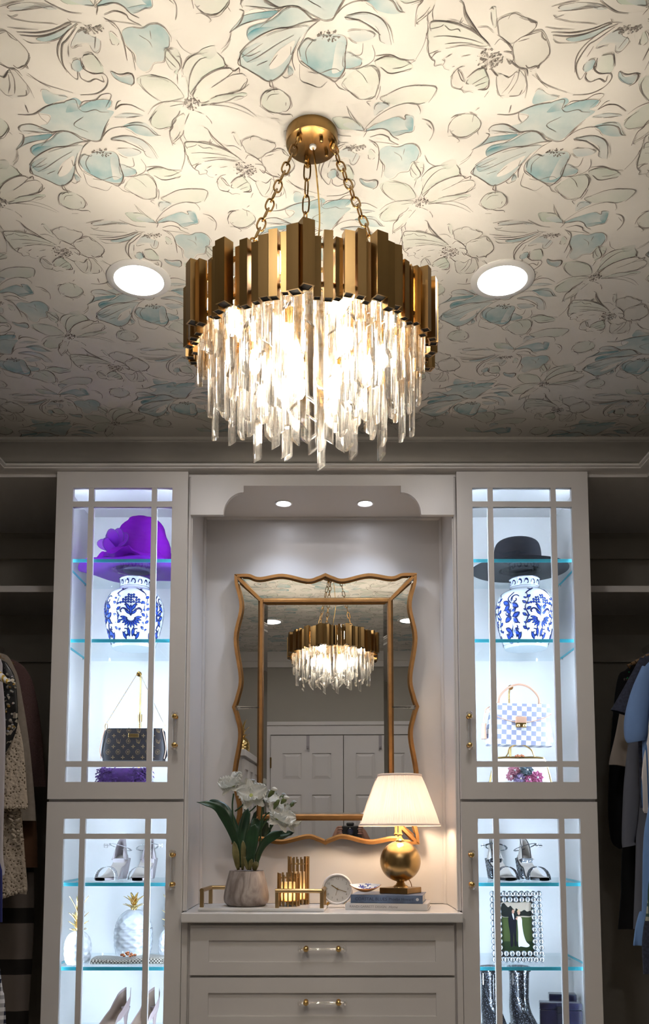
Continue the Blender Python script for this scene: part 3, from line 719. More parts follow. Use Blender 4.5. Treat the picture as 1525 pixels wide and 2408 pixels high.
def puck(x, label):
    p = thing('puck_light', label, 'downlight', (x, 3.395, 2.528), group='puck lights in the niche top')
    MB().lathe([(.026, -.002), (.030, -.004), (.034, -.003), (.035, 0), (.025, 0), (.026, -.002)], seg=32, cap=False).build('trim_ring', 'white_plastic', p, True)
    MB().lathe([(0, -.0018), (.0262, -.0018), (.0262, -.0004), (0, -.0004)], seg=28).build('lens', 'puck_glow', p)
    l = bpy.data.lights.new('puck_beam', 'SPOT'); l.energy = PUCK_W; l.spot_size = math.radians(125); l.spot_blend = 1.0; l.color = (.64, .77, 1.0); l.shadow_soft_size = .024
    lo = bpy.data.objects.new('puck_beam', l); COL.objects.link(lo); lo.parent = p; lo.location = (0, 0, -.006); lo.rotation_euler = (math.radians(-9), 0, 0)
PUCK_W = 7.0
puck(-.153, 'small round puck light in the niche top above the left half of the mirror')
puck(.167, 'small round puck light in the niche top above the right half of the mirror')

# ------------------------------------------------------------------ counter and drawers
ct = MB().box(-.4935, .4935, 3.165, 3.562, .929, .963).build('countertop', 'quartz', None, bevel=.004)
tag(ct, 'white stone countertop over the drawers, carrying lamp and flowers', 'countertop')
dr = thing('dresser', 'white built-in dresser with shaker drawers and clear rod pulls', 'dresser')
MB().box(-.495, .495, FY + .016, 3.60, 0, .9285).build('body', 'white_lacquer', dr)
for s in (-1, 1):
    MB().box(min(s * .4965, s * .474), max(s * .4965, s * .474), FY + .006, FY + .0165, 0, .9285).build('pilaster', 'white_lacquer', dr, bevel=.003)
z = .917
for h in (.172, .177, .177, .20):
    z0 = z - h; x0, x1 = -.464, .4655
    f = MB(); y0, y1 = FY - .003, FY + .016; iw, ih = .066, .052
    f.box(x0, x0 + iw, y0, y1, z0, z).box(x1 - iw, x1, y0, y1, z0, z).box(x0 + iw, x1 - iw, y0, y1, z - ih, z).box(x0 + iw, x1 - iw, y0, y1, z0, z0 + ih * .87)
    d = f.build('drawer', 'white_lacquer', dr)
    MB().box(x0 + iw, x1 - iw, y0 + .0075, y1, z0 + ih * .87, z - ih).build('drawer_panel', 'white_lacquer', d)
    handle(d, (.001, FY - .003 + .0075, z - h / 2 + .006), False, .150, .057)
    z = z0 - .009
# closet shelves either side
for s, w in ((-1, 'left'), (1, 'right')):
    sh = MB().box(min(s * .984, s * XW), max(s * .984, s * XW), 3.45, BACK - .021, 2.187, 2.212).build('closet_shelf', 'white_lacquer', None)
    tag(sh, 'empty white closet shelf above the hanging clothes, beside the %s hat cabinet' % ('purple' if s < 0 else 'black'), 'shelf')

# ------------------------------------------------------------------ mirror
mir = thing('wall_mirror', 'large wall mirror in a wavy bronze frame with mirrored border panels', 'mirror', (.011, 3.522, 1.739), (0, 0, math.radians(-1.1)))
HW, ZT, ZB = .3675, .541, -.543
tp = [(-1, 0), (-.84, 0), (-.72, -.013), (-.47, 0), (-.2, -.021), (-.09, -.012), (0, .002)]
sdp = [(0, 0), (.08, .003), (.25, .022), (.49, 0), (.78, .022), (.92, .010), (1, -.004)]
left_half = cr(tp, 6); top = [(x * HW, ZT + z) for x, z in left_half] + [(-x * HW, ZT + z) for x, z in reversed(left_half[:-1])]
ss = cr(sdp, 6)
zc_m = (ZT + ZB) / 2
def sidez(t): return ZT + (zc_m - ZT) * t
right = [(HW - d, sidez(t)) for t, d in ss] + [(HW - d, 2 * zc_m - sidez(t)) for t, d in reversed(ss[:-1])]
outer_top = top                                      # left -> right
outer_right = right                                  # top -> bottom
outer_bot = [(x, ZT + ZB - z) for x, z in reversed(top)]      # right -> left
outer_left = [(-x, z) for x, z in reversed(right)]            # bottom -> top
loop = outer_top[:-1] + outer_right[:-1] + outer_bot[:-1] + outer_left[:-1]
def inset(P, d, closed=True):
    n = len(P); out = []
    for i in range(n):
        a, b = P[i - 1], P[(i + 1) % n]
        if not closed and i == 0: a = P[0]
        if not closed and i == n - 1: b = P[-1]
        dx, dy = b[0] - a[0], b[1] - a[1]; L = math.hypot(dx, dy) or 1
        out.append((P[i][0] + dy / L * d, P[i][1] - dx / L * d))
    return out
inn = inset(loop, .012)
nL = len(loop); fm = MB()
vs = []
for (x, z), (a, b) in zip(loop, inn): vs += [(x, .020, z), (x, -.010, z), (a, -.010, b), (a, .004, b)]
fs = []
for i in range(nL):
    j = (i + 1) % nL
    for k in range(3): fs.append((4 * i + k, 4 * i + k + 1, 4 * j + k + 1, 4 * j + k))
fm.add(vs, fs); fm.build('outer_frame', 'gold_frame', mir, True, 50)
MB().box(-.34, .34, .006, .036, -.50, .50).build('backing', 'hollow_and_backing_black', mir)
XI, ZI0, ZI1 = .2575, -.437, .431; hw = .0065
for x in (-XI, XI): MB().box(x - hw, x + hw, -.008, .006, ZI0 - hw, ZI1 + hw).build('inner_frame', 'gold_frame', mir, bevel=.0015)
for z in (ZI0, ZI1): MB().box(-XI + hw, XI - hw, -.008, .006, z - hw, z + hw).build('inner_frame', 'gold_frame', mir, bevel=.0015)
for sx in (-1, 1):
    for zo, zi in ((ZT, ZI1), (ZB, ZI0)):
        a = Vector((sx * (HW - .008), 0, zo - (.008 if zo > 0 else -.008))); b = Vector((sx * XI, 0, zi)); d = (b - a).normalized(); n_ = Vector((d.z, 0, -d.x)) * .006
        MB().add([a + n_ + Vector((0, y, 0)) for y in (-.0075, .005)] + [a - n_ + Vector((0, y, 0)) for y in (-.0075, .005)] + [b + n_ + Vector((0, y, 0)) for y in (-.0075, .005)] + [b - n_ + Vector((0, y, 0)) for y in (-.0075, .005)],
                 [(0, 1, 3, 2), (4, 6, 7, 5), (0, 4, 5, 1), (2, 3, 7, 6), (0, 2, 6, 4), (1, 5, 7, 3)]).build('corner_strip', 'gold_frame', mir)
def pane(poly, bev, name='mirror_pane', tilt=(0, 0)):
    n = len(poly); q = inset(poly, bev)
    def yy(x, z, y): return (x, y + tilt[0] * x + tilt[1] * z, z)
    vs = [yy(x, z, .0042) for x, z in poly] + [yy(x, z, .0010) for x, z in q]
    fs = [(i, (i + 1) % n, n + (i + 1) % n, n + i) for i in range(n)]
    tri = tessellate_polygon([[Vector((x, z, 0)) for x, z in q]])
    mb = MB().add(vs, fs + [tuple(n + i for i in t) for t in tri])
    return mb.build(name, 'mirror_silver', mir)
pane([(-XI + hw, ZI1 - hw), (XI - hw, ZI1 - hw), (XI - hw, ZI0 + hw), (-XI + hw, ZI0 + hw)], .022)
it = inset(outer_top, .012, False); ib = inset(outer_bot, .012, False); ir = inset(outer_right, .012, False); il = inset(outer_left, .012, False)
g = .010
pane([p for p in it if abs(p[0]) < HW - .02] + [(XI + .004, ZI1 + hw), (-XI - .004, ZI1 + hw)], .007)
pane([p for p in ib if abs(p[0]) < HW - .02] + [(-XI - .004, ZI0 - hw), (XI + .004, ZI0 - hw)], .007)
for P, sx in ((ir, 1), (il, -1)):
    up_ = [p for p in P if p[1] > zc_m + .001 and p[1] < ZT - .022]; dn = [p for p in P if p[1] < zc_m - .001 and p[1] > ZB + .022]
    cu = P[len(P) // 2]
    xi = sx * (XI + hw)
    if sx > 0:
        pane(up_ + [(cu[0] - .001, zc_m + .001), (xi, zc_m + .001), (xi, ZI1 + .004)], .007)
        pane([(cu[0] - .001, zc_m - .001)] + dn + [(xi, ZI0 - .004), (xi, zc_m - .001)], .007)
    else:
        pane([(cu[0] + .001, zc_m + .001)] + up_ + [(xi, ZI1 + .004), (xi, zc_m + .001)], .007)
        pane(dn + [(cu[0] + .001, zc_m - .001), (xi, zc_m - .001), (xi, ZI0 - .004)], .007)
# ------------------------------------------------------------------ things in the display cabinets
S1, S2, S3, S4, S5 = [z + .0128 for z in SHELVES]; DV = 1.3583
mixmat('purple_organza', [('D', .52, (.16, .008, .28), 0), ('L', .36, (.24, .015, .40), 0), ('T', .12, (.55, .35, .85), 0)])
mixmat('purple_sheer', [('D', .36, (.22, .02, .40), 0), ('L', .36, (.34, .06, .56), 0), ('T', .28, (.65, .48, .95), 0)])
mat('purple_wire', (.03, .004, .13), .5); mat('purple_fur', (.045, .008, .10), .8, noise=.5, nscale=60)
mat('straw_dark', (.05, .03, .09), .8, noise=.4, nscale=120)
mat('porcelain', (.80, .83, .86), .08, coat=.6); vcol('porcelain_paint', .12, spec=.6)
mat('felt_black', (.012, .012, .015), .9, spec=.1)
mat('canvas_brown', (.007, .005, .006), .5, spec=.25, noise=.1); vcol('gold_print', .4); mat('vachetta', (.50, .28, .18), .5)
mat('gold', (.83, .60, .25), .18, metal=1.0); mat('ivory', (.72, .70, .68), .5)
mat('satin_silver', (.33, .28, .28), .35, noise=.08, nscale=30); mat('insole', (.44, .39, .34), .5)
def glitter(name, base, spark, scale=420, thr=.62):
    m = bpy.data.materials.new(name); m.use_nodes = True; nt = m.node_tree; b = nt.nodes['Principled BSDF']
    tc = nt.nodes.new('ShaderNodeTexCoord'); v = nt.nodes.new('ShaderNodeTexVoronoi'); v.inputs['Scale'].default_value = scale
    nt.links.new(tc.outputs['Object'], v.inputs['Vector'])
    sx = nt.nodes.new('ShaderNodeSeparateColor'); nt.links.new(v.outputs['Color'], sx.inputs[0])
    gt = nt.nodes.new('ShaderNodeMath'); gt.operation = 'GREATER_THAN'; gt.inputs[1].default_value = thr; nt.links.new(sx.outputs[0], gt.inputs[0])
    mx = nt.nodes.new('ShaderNodeMix'); mx.data_type = 'RGBA'; mx.inputs[6].default_value = (*base, 1); mx.inputs[7].default_value = (*spark, 1)
    nt.links.new(gt.outputs[0], mx.inputs[0]); nt.links.new(mx.outputs[2], b.inputs['Base Color'])
    nt.links.new(gt.outputs[0], b.inputs['Metallic']); b.inputs['Roughness'].default_value = .3
    bp = nt.nodes.new('ShaderNodeBump'); bp.inputs['Strength'].default_value = .9; bp.inputs['Distance'].default_value = .002
    nt.links.new(sx.outputs[1], bp.inputs['Height']); nt.links.new(bp.outputs[0], b.inputs['Normal'])
    MATS[name] = m
glitter('glitter_black', (.004, .004, .006), (.55, .6, .68), 330, .86)
glitter('glitter_silver', (.33, .31, .31), (.8, .8, .8), 500, .6)
mat('patent_black', (.004, .004, .005), .2, coat=.2)

# --- purple hat
h = thing('sheer_hat', 'wide brimmed purple organza hat with wired flower petals', 'hat', (-.735, 3.41, S1))
def brim(u, v):
    a = 2 * PI * u; r = .085 + .122 * v
    z = .010 + .006 * math.sin(5 * a + 1) * v + .010 * v * v - .008 * v
    x = r * math.cos(a) * 1.04; y = r * .88 * math.sin(a)
    return (x, y, max(.002, z))
MB().grid(brim, 64, 8, cu=True).build('brim', 'purple_sheer', h, True, solid=.001)
def crown(u, v):
    a = 2 * PI * u; t = v * PI / 2
    r = .108 * (math.cos(t) ** .55 if v < .999 else 0) * (1 + .06 * math.sin(3 * a + 9 * v) + .035 * math.sin(7 * a + 14 * v) + .02 * math.sin(13 * a - 8 * v))
    return (.03 + r * math.cos(a), r * .95 * math.sin(a), .014 + .205 * math.sin(t) ** .9)
MB().grid(crown, 48, 14, cu=True).build('crown', 'purple_organza', h, True, 80)
MB().grid(lambda u, v: (.03 + (.104 + .010 * math.sin(PI * v)) * math.cos(2 * PI * u), (.10 + .010 * math.sin(PI * v)) * math.sin(2 * PI * u), .018 + .035 * v + .006 * math.sin(12 * PI * u)), 48, 5, cu=True).build('hat_band', 'purple_organza', h, True)
def ruf(u, v):
    a = 2 * PI * u; w_ = .5 + .5 * math.sin(4 * a + .6) * math.cos(a * .5)
    r = .104 + (.055 + .02 * math.sin(3 * a)) * v
    return (.01 + r * math.cos(a) * 1.05, r * .92 * math.sin(a), .030 + .022 * math.sin(PI * v) * (1 + .5 * math.sin(6 * a)) + .010 * math.sin(9 * a + 3 * v) * v - .014 * v * w_ + (.02 * v if math.cos(a) < 0 else 0))
MB().grid(ruf, 72, 7, cu=True).build('ruffle', 'purple_organza', h, True)
MB().lathe([(0, .003), (.055, .002), (.058, .004), (.0, .006)], (.015, -.01, 0), 24).build('sweatband', 'straw_dark', h, True)
rp = random.Random(3)
for k in range(9):
    a = -PI * .5 + (k - 4) * .42 - .5; L = rp.uniform(.055, .08); el = rp.uniform(.15, 1.2)
    c = Vector((-.055, -.085, .06 + .008 * k % .03)); d = Vector((math.cos(a) * math.cos(el), math.sin(a) * math.cos(el) * .6, math.sin(el) * .9)).normalized()
    sdv = d.cross(Vector((0, -1, .2))).normalized()
    P = [c + d * L * (1 - math.cos(t)) / 2 * 1.0 + sdv * .024 * math.sin(t) for t in [2 * PI * q / 16 for q in range(16)]]
    pt = MB(); n0 = c + d * L * .5
    pt.add([n0 + Vector((0, -.004, 0))] + P, [(0, 1 + q, 1 + (q + 1) % 16) for q in range(16)])
    o = pt.build('petal', 'purple_sheer', h, True)
    MB().tube(P, .0009, 5, closed=True).build('petal_wire', 'purple_wire', o, True)

# --- blue and white jars
BLK = (.008, .014, .075); BL2 = (.02, .06, .33)
jar_prof = cr([(.080, 0), (.088, .02), (.104, .08), (.113, .135), (.111, .175), (.095, .212), (.068, .230), (.060, .236), (.057, .245), (.0575, .272), (.060, .277)], 4)
def jar_r(z):
    for (r0, z0), (r1, z1) in zip(jar_prof, jar_prof[1:]):
        if z0 <= z <= z1 or z1 <= z <= z0: return r0 + (r1 - r0) * (z - z0) / ((z1 - z0) or 1)
    return .08
def jar(x, y, z, rot, label):
    t = thing('ginger_jar', label, 'vase', (x, y, z), (0, 0, rot), 'blue and white ginger jars')
    b = MB().lathe([(0, 0)] + [(r, zz) for r, zz in jar_prof] + [(.052, .277), (.050, .24), (.0, .23)], seg=64).build('body', 'porcelain', t, True, 50)
    sh = []
    def st(c, w, *L):
        for l in L: sh.append(('s', [(c + p[0], p[1]) for p in l], w, BLK, 1))
    def leaf(c, p, q, w, col=BL2):
        dx, dy = q[0] - p[0], q[1] - p[1]
        sh.append(('w', [(c + p[0], p[1]), (c + p[0] + dx * .5 - dy * w, p[1] + dy * .5 + dx * w), (c + q[0], q[1]), (c + p[0] + dx * .5 + dy * w, p[1] + dy * .5 - dx * w)], BLK, 1, 1))
        sh.append(('w', [(c + p[0] + dx * .2, p[1] + dy * .2), (c + p[0] + dx * .5 - dy * w * .5, p[1] + dy * .5 + dx * w * .5), (c + p[0] + dx * .85, p[1] + dy * .85), (c + p[0] + dx * .5 + dy * w * .5, p[1] + dy * .5 - dx * w * .5)], col, 1, 2))
    def spiral(c, cx, cz, r, s, a0=0):
        sh.append(('s', [(c + cx + s * r * (1 - .8 * q / 12) * math.cos(a0 + q * .55), cz + r * (1 - .8 * q / 12) * math.sin(a0 + q * .55)) for q in range(13)], .0085, BLK, 1))
    R = .11
    def medallion(c):
        for k in range(-5, 6):
            a = -PI / 2 + k * .33; leaf(c, (.012 * math.cos(a), .098 + .008 * math.sin(a)), (.043 * math.cos(a), .102 + .040 * math.sin(a)), .17)
        for s in (-1, 1):
            st(c, .009, [(0, .108), (s * .015, .128), (s * .030, .136), (s * .040, .128), (s * .036, .120)], [(0, .12), (s * .010, .142), (s * .024, .150)])
            leaf(c, (0, .112), (s * .022, .128), .2); leaf(c, (0, .125), (s * .020, .155), .2)
        leaf(c, (0, .105), (0, .15), .15)
        for r_ in range(4):
            for k in range(-(4 - r_), 5 - r_):
                sh.append(('d', (c + k * .0098, .158 + r_ * .0098 + .002 * (k % 2)), .0054, BLK, 1)); sh.append(('d', (c + k * .0098, .159 + r_ * .0098), .0028, BL2, 2))
    def scrolls(c):
        for s, z0 in ((1, .175), (-1, .125), (1, .072)):
            spiral(c, s * .016, z0, .019, s, 0.5)
            leaf(c, (-s * .004, z0 - .02), (-s * .034, z0 - .002), .30); leaf(c, (-s * .004, z0 - .02), (-s * .026, z0 - .042), .32); leaf(c, (s * .002, z0 - .015), (s * .030, z0 - .034), .32)
        st(c, .0085, [(.01, .205), (-.012, .18), (.008, .15), (-.01, .12), (.01, .09), (-.005, .05), (.012, .03)])
        for s in (-1, 1): leaf(c, (0, .118), (s * .02, .14), .25); leaf(c, (0, .1), (s * .022, .098), .25)
    def lower(c):
        for s in (-1, 1):
            spiral(c, s * .022, .045, .016, s, 1.2); leaf(c, (s * .006, .03), (s * .012, .066), .2); leaf(c, (s * .02, .02), (s * .036, .05), .22); leaf(c, (s * .008, .012), (s * .03, .016), .22)
    P = 2 * PI * R
    for k in range(3):
        medallion(k * P / 3); lower(k * P / 3); scrolls((k + .5) * P / 3)
        lower((k + .5) * P / 3)
        for q in (.24, .76):
            c = (k + q) * P / 3
            st(c, .005, [(0, .20), (.006, .17), (-.006, .14), (.006, .11), (-.005, .08), (.004, .05)])
            for z_, s in ((.185, 1), (.162, -1), (.138, 1), (.115, -1), (.09, 1), (.066, -1)): leaf(c, (0, z_ - .008), (s * .016, z_ + .004), .3); leaf(c, (0, z_ - .010), (-s * .012, z_ - .004), .3)
        for s in (-1, 1): st(k * P / 3, .008, [(s * .02, .222), (s * .045, .208), (s * .06, .195)], [(s * .035, .214), (s * .05, .220)])
    for k in range(14):
        c = k * P / 14; st(c, .008, [(-.014, .252), (-.004, .264), (.012, .262), (.016, .252), (.008, .248)])
    for zz, w in ((.241, .0022), (.2755, .0022)):
        st(0, w, [(P * q / 60, zz) for q in range(61)])
    st(0, .0014, [(P * q / 60, .012) for q in range(61)])
    def jm(u, v, lay):
        a = u / R - PI / 2; r = jar_r(min(.2765, max(0, v))) + .00045 * lay
        return (r * math.cos(a), r * math.sin(a), v)
    pm = MB(); print_mesh(pm, sh, jm); pm.build('painted_scrolls', 'porcelain_paint', b)
jar(-.7345, 3.42, S2, .10, 'blue and white ginger jar under the purple hat')
jar(.790, 3.42, S2, .34, 'blue and white ginger jar under the black hat')

# --- bag stands
def bag_stand(x, y, top, label):
    t = thing('bag_stand', label, 'stand', (x, y, DV), group='brass bag display stands')
    MB().lathe([(0, 0), (.026, 0), (.026, .006), (.0, .008)], seg=32).build('base', 'brass_bright', t, True)
    H = top - DV
    MB().tube([(0, 0, .006), (0, 0, H * .68)], .0052, 12).tube([(0, 0, H * .66), (0, 0, H - .02), (0, -.01, H - .004), (0, -.028, H)], .0036, 10).build('pole', 'brass_bright', t, True)
    MB().lathe([(.0, -.014), (.0085, -.014), (.0085, .014), (0, .014)], (0, 0, H * .66), 14).build('collar', 'brass_bright', t, True)
    MB().lathe([(0, -.003), (.010, -.003), (.010, .003), (0, .003)], seg=18, M=Matrix.Translation((0, -.030, H)) @ Matrix.Rotation(PI / 2, 4, 'X')).build('hook_knob', 'brass_bright', t, True)
bag_stand(-.700, 3.402, 1.845, 'thin brass stand holding the brown monogram clutch by its chain')
bag_stand(.722, 3.425, 1.797, 'thin brass stand holding the checked handbag by its handle')

def bag_body(W0, W1, H, D0, D1, n=20, round_=.012):
    """rounded trapezoid bag: width W0 and depth D0 at the bottom, W1, D1 at the top"""
    mb = MB(); rings = []
    zs = [0, .006, .02] + [H * q / 8 for q in range(2, 8)] + [H - .012, H - .003, H]
    for z in zs:
        t = z / H; w = W0 + (W1 - W0) * t; d = D0 + (D1 - D0) * t
        k = 1.0 if .006 < z < H - .004 else .93
        ring = []
        for q in range(40):
            a = 2 * PI * q / 40; c, s = math.cos(a), math.sin(a); e = .32
            ring.append((w / 2 * k * (abs(c) ** e) * (1 if c >= 0 else -1), d / 2 * k * (abs(s) ** (e * 1.5)) * (1 if s >= 0 else -1), z))
        rings.append(ring)
    vs = [p for r in rings for p in r]; fs = []
    for i in range(len(zs) - 1):
        for q in range(40): fs.append((i * 40 + q, i * 40 + (q + 1) % 40, (i + 1) * 40 + (q + 1) % 40, (i + 1) * 40 + q))
    fs.append(tuple(range(40))[::-1]); fs.append(tuple((len(zs) - 1) * 40 + q for q in range(40)))
    mb.add(vs, fs)
    return mb
# --- brown monogram clutch
t = thing('monogram_clutch', 'small brown monogram clutch hanging by a gold chain', 'handbag', (-.708, 3.352, 1.511))
BH = .122
body = bag_body(.252, .226, BH, .055, .030).build('body', 'canvas_brown', t, True, 50)
GP = (.16, .105, .045); sh = []
def lvmark(c, z, s=.009):
    sh.append(('s', [(c - s * .9, z + s), (c - s * .5, z - s * .6), (c + s * .3, z - s * .6)], .0020, GP, 1))
    sh.append(('s', [(c - s * .3, z + s * .6), (c + s * .3, z - s), (c + s * .9, z + s * .8)], .0020, GP, 1))
def quatre(c, z, s=.0062):
    for k in range(4):
        a = k * PI / 2; sh.append(('w', [(c, z), (c + s * math.cos(a - .26) * .8, z + s * math.sin(a - .26) * .8), (c + s * 1.2 * math.cos(a), z + s * 1.2 * math.sin(a)), (c + s * math.cos(a + .26) * .8, z + s * math.sin(a + .26) * .8)], GP, 1, 1))
def ringed(c, z, s=.0078, dia=False):
    n = 4 if dia else 14
    sh.append(('s', [(c + s * math.cos(2 * PI * q / n), z + s * 1.15 * math.sin(2 * PI * q / n)) for q in range(n + 1)], .0013, GP, 1)); quatre(c, z, s * .5)
for r_ in range(6):
    z = .011 + r_ * .0205
    for k in range(-4, 5):
        c = k * .037 + (.0185 if r_ % 2 else 0)
        if abs(c) > .112 - .012 * z / BH: continue
        if r_ % 2 == 0: quatre(c, z)
        elif (k % 2 == 0): (ringed(c, z) if r_ == 1 else lvmark(c, z))
        else: ringed(c, z, .0085, True)
def bm(u, v, lay): return (u, -(.055 + (.030 - .055) * v / BH) / 2 - .0006 - .0002 * lay, v)
pm = MB(); print_mesh(pm, sh, bm); pm.build('printed_monogram', 'gold_print', body)
tag(MB().box(-.020, .020, -.0225, -.0195, .086, .101).build('name_plate', 'gold', t, bevel=.002), 'gold plate')
for s in (-1, 1):
    MB().tube(cr([(s * .118, -.028, .006), (s * .123, -.024, .05), (s * .108, -.018, .118)], 6), .0016, 6).build('piping', 'vachetta', t, True)
HK = Vector((.008, .012, 1.855 - 1.511))
for s in (-1, 1):
    A = Vector((s * .108, 0, BH - .004)); 
    ring = MB().tube([A + Vector((s * .004 * math.cos(q) * 1.2, 0, .012 + .012 * math.sin(q))) for q in [2 * PI * k / 12 for k in range(12)]], .0015, 6, closed=True)
    ring.build('clip', 'gold', t, True)
    st_ = A + Vector((0, 0, .024)); d = HK - st_; n = 30
    mb = MB()
    for k in range(n):
        p = st_ + d * (k + .5) / n; a = (k % 2) * PI / 2
        e = d.normalized(); w = Vector((math.cos(a) * e.z, math.sin(a), -math.cos(a) * e.x)) * .0022
        mb.tube([p + e * .0042, p + w, p - e * .0042, p - w], .0008, 4, closed=True)
    mb.build('chain', 'gold', t, True)
# --- purple shaggy bag below
t = thing('shaggy_bag', 'dark purple shaggy fringe bag standing under the monogram clutch', 'handbag', (-.737, 3.325, DV))
bag_body(.165, .150, .122, .07, .05).build('body', 'purple_fur', t, True)
rf = random.Random(9); fr_ = MB()
for k in range(900):
    a = rf.random() * 2 * PI; z = .008 + rf.random() * .118; x = .081 * (abs(math.cos(a)) ** .4) * (1 if math.cos(a) > 0 else -1); y = .033 * (abs(math.sin(a)) ** .5) * (1 if math.sin(a) > 0 else -1)
    L = .016 + .012 * rf.random(); o = Vector((x * .14, y * .3, 0)); dz = -L * rf.uniform(.2, .9); dx = rf.uniform(-.012, .012)
    w = .0028
    dz = max(dz, .001 - z)
    fr_.add([(x - w, y, z), (x + w, y, z), (x + o.x + dx + w, y + o.y - .004, z + dz * .5), (x + o.x + dx * 1.6, y + o.y * 1.2, z + dz), (x + o.x + dx - w, y + o.y - .006, z + dz * .5)], [(0, 1, 2, 4), (4, 2, 3)])
tag(fr_.build('fringe', 'purple_fur', t), kind='stuff')

# --- heeled sandals
def sandal(name, label, x, y, rz, mir_, mats, group):
    upper, strap, lining, heelm = mats
    t = thing(name, label, 'shoe', (x, y, S3), (0, 0, rz), group)
    m = -1 if mir_ else 1
    def foot_z(v): return ip([(0, .004), (.32, .004), (.62, .040), (1, .082)], v)
    def foot_w(v): return ip([(0, .020), (.10, .032), (.28, .040), (.6, .028), (.85, .030), (1, .018)], v)
    def yy(v): return -.105 + .20 * v
    def sole(u, v):
        a = u * 2 * PI; w = foot_w(v); s = math.cos(a); c = math.sin(a)
        return (s * w + m * .006 * math.sin(PI * v), yy(v), foot_z(v) + (.007 if c > 0 else 0) + .0025 * c)
    MB().grid(sole, 16, 22, cu=True).build('sole', upper, t, True, 60)
    MB().grid(lambda u, v: ((u * 2 - 1) * foot_w(v) * .9 + m * .006 * math.sin(PI * v), yy(v), foot_z(v) + .0105), 6, 22).build('insole', lining, t, True)
    hl = MB(); 
    for (z0, w0, d0), (z1, w1, d1) in (((0, .017, .019), (.080, .026, .030)),):
        hl.add([(sx * w, .078 + sy * d - .004, z) for z, w, d in ((z0, w0, d0), (z1, w1, d1)) for sy in (-1, 1) for sx in (-1, 1)], [(0, 2, 3, 1), (4, 5, 7, 6), (0, 1, 5, 4), (2, 6, 7, 3), (0, 4, 6, 2), (1, 3, 7, 5)])
    hl.build('heel', heelm, t, bevel=.004)
    def toe(u, v):
        a = PI * u; w = .041
        return (math.cos(a) * w + m * .004, -.068 + .026 * (v - .5) + .014 * math.sin(a), .004 + .048 * math.sin(a) ** .8)
    MB().grid(toe, 18, 4).build('toe_strap', strap, t, True, solid=.0022)
    def counter(u, v):
        a = PI * (.0 + u); r = 1 - .45 * v
        zt = .082 * (max(0, math.sin(a)) ** .45) + .006
        return (math.cos(a) * .031 * r + 0, .058 + math.sin(a) * .036 * (1 - .12 * v) - .012 * (1 - math.sin(a)), foot_z(.9) + v * zt)
    MB().grid(counter, 20, 6).build('heel_counter', lining if mats[3] == 'glitter_black' else upper, t, True, solid=.002)
    if heelm == 'glitter_black':
        MB().tube([counter(q / 20, 1) for q in range(21)], .0016, 6).build('binding', 'patent_black', t, True)
    ank = [(.040 * math.cos(a) + m * .004, .052 + .040 * math.sin(a), .122 - .012 * math.sin(a) - .008 * math.cos(a) * m) for a in [2 * PI * k / 28 for k in range(28)]]
    MB().tube(ank, .0042, 6, closed=True, flat=.35).build('ankle_strap', strap, t, True)
    MB().tube([(m * -.036, .045, .128), (m * -.050, .04, .129), (m * -.060, .036, .128)], .0040, 6, flat=.5).build('strap_end', strap, t, True)
    bx = m * -.05
    MB().tube([(bx - .006, .036, .121), (bx + .006, .040, .121), (bx + .006, .040, .135), (bx - .006, .036, .135)], .0012, 6, closed=True).build('buckle', 'silver', t, True)
sil = ('satin_silver', 'glitter_silver', 'insole', 'satin_silver'); blk = ('patent_black', 'glitter_black', 'insole', 'glitter_black')
sandal('heeled_sandal', 'silver heeled sandal beside its twin, the one nearer the cabinet outer wall', -.792, 3.41, -.22, False, sil, 'pair of silver sandals')
sandal('heeled_sandal', 'silver heeled sandal beside its twin, the one nearer the door handle', -.672, 3.41, -.05, True, sil, 'pair of silver sandals')
sandal('heeled_sandal', 'black glitter heeled sandal beside its twin, the one nearer the door handle', .672, 3.41, .16, False, blk, 'pair of black glitter sandals')
sandal('heeled_sandal', 'black glitter heeled sandal beside its twin, the one nearer the cabinet outer wall', .793, 3.41, .20, True, blk, 'pair of black glitter sandals')

# --- pineapples
def pine_body(r, H, z0=0, z1=None, n=9):
    z1 = H if z1 is None else z1
    prof = []
    K = 36
    for k in range(K + 1):
        z = z0 + (z1 - z0) * k / K; t = z / H
        rr = r * (max(0, 1 - abs((t - .42) / .60) ** 2.6)) ** .5
        prof.append((rr, z))
    def f(rr, z, a, j):
        p = z / H * n * .58; q = a * n / (2 * PI)
        d = abs((q + p) % 1 - .5) + abs((q - p) % 1 - .5)
        return rr * (1 + .085 * (min(abs((q + p) % 1 - .5), abs((q - p) % 1 - .5)) * -2 + .5))
    mb = MB().lathe(prof, seg=72, fn=f)
    return mb
def leaves(parent, z0, rows, m='gold'):
    """rows: (n, radius, length, lift, z offset, base width)"""
    for n, r, L, lift, dz, w in rows:
        for k in range(n):
            a = 2 * PI * k / n + dz * 40; ca, sa = math.cos(a), math.sin(a)
            def fn(u, v):
                rr = r + L * math.cos(lift) * v ** 1.25 * (.55 + .45 * v); z = z0 + dz + L * math.sin(lift) * v
                ww = w * (1 - v ** 2) * (1 if v < .99 else 0) + .0004; s = (u * 2 - 1) * ww
                rr += -.25 * abs(s)
                return (ca * rr - sa * s, sa * rr + ca * s, z)
            MB().grid(fn, 5, 8).build('leaf', m, parent, True, solid=.002)
mat('ceramic_white', (.62, .63, .65), .12, coat=.4)
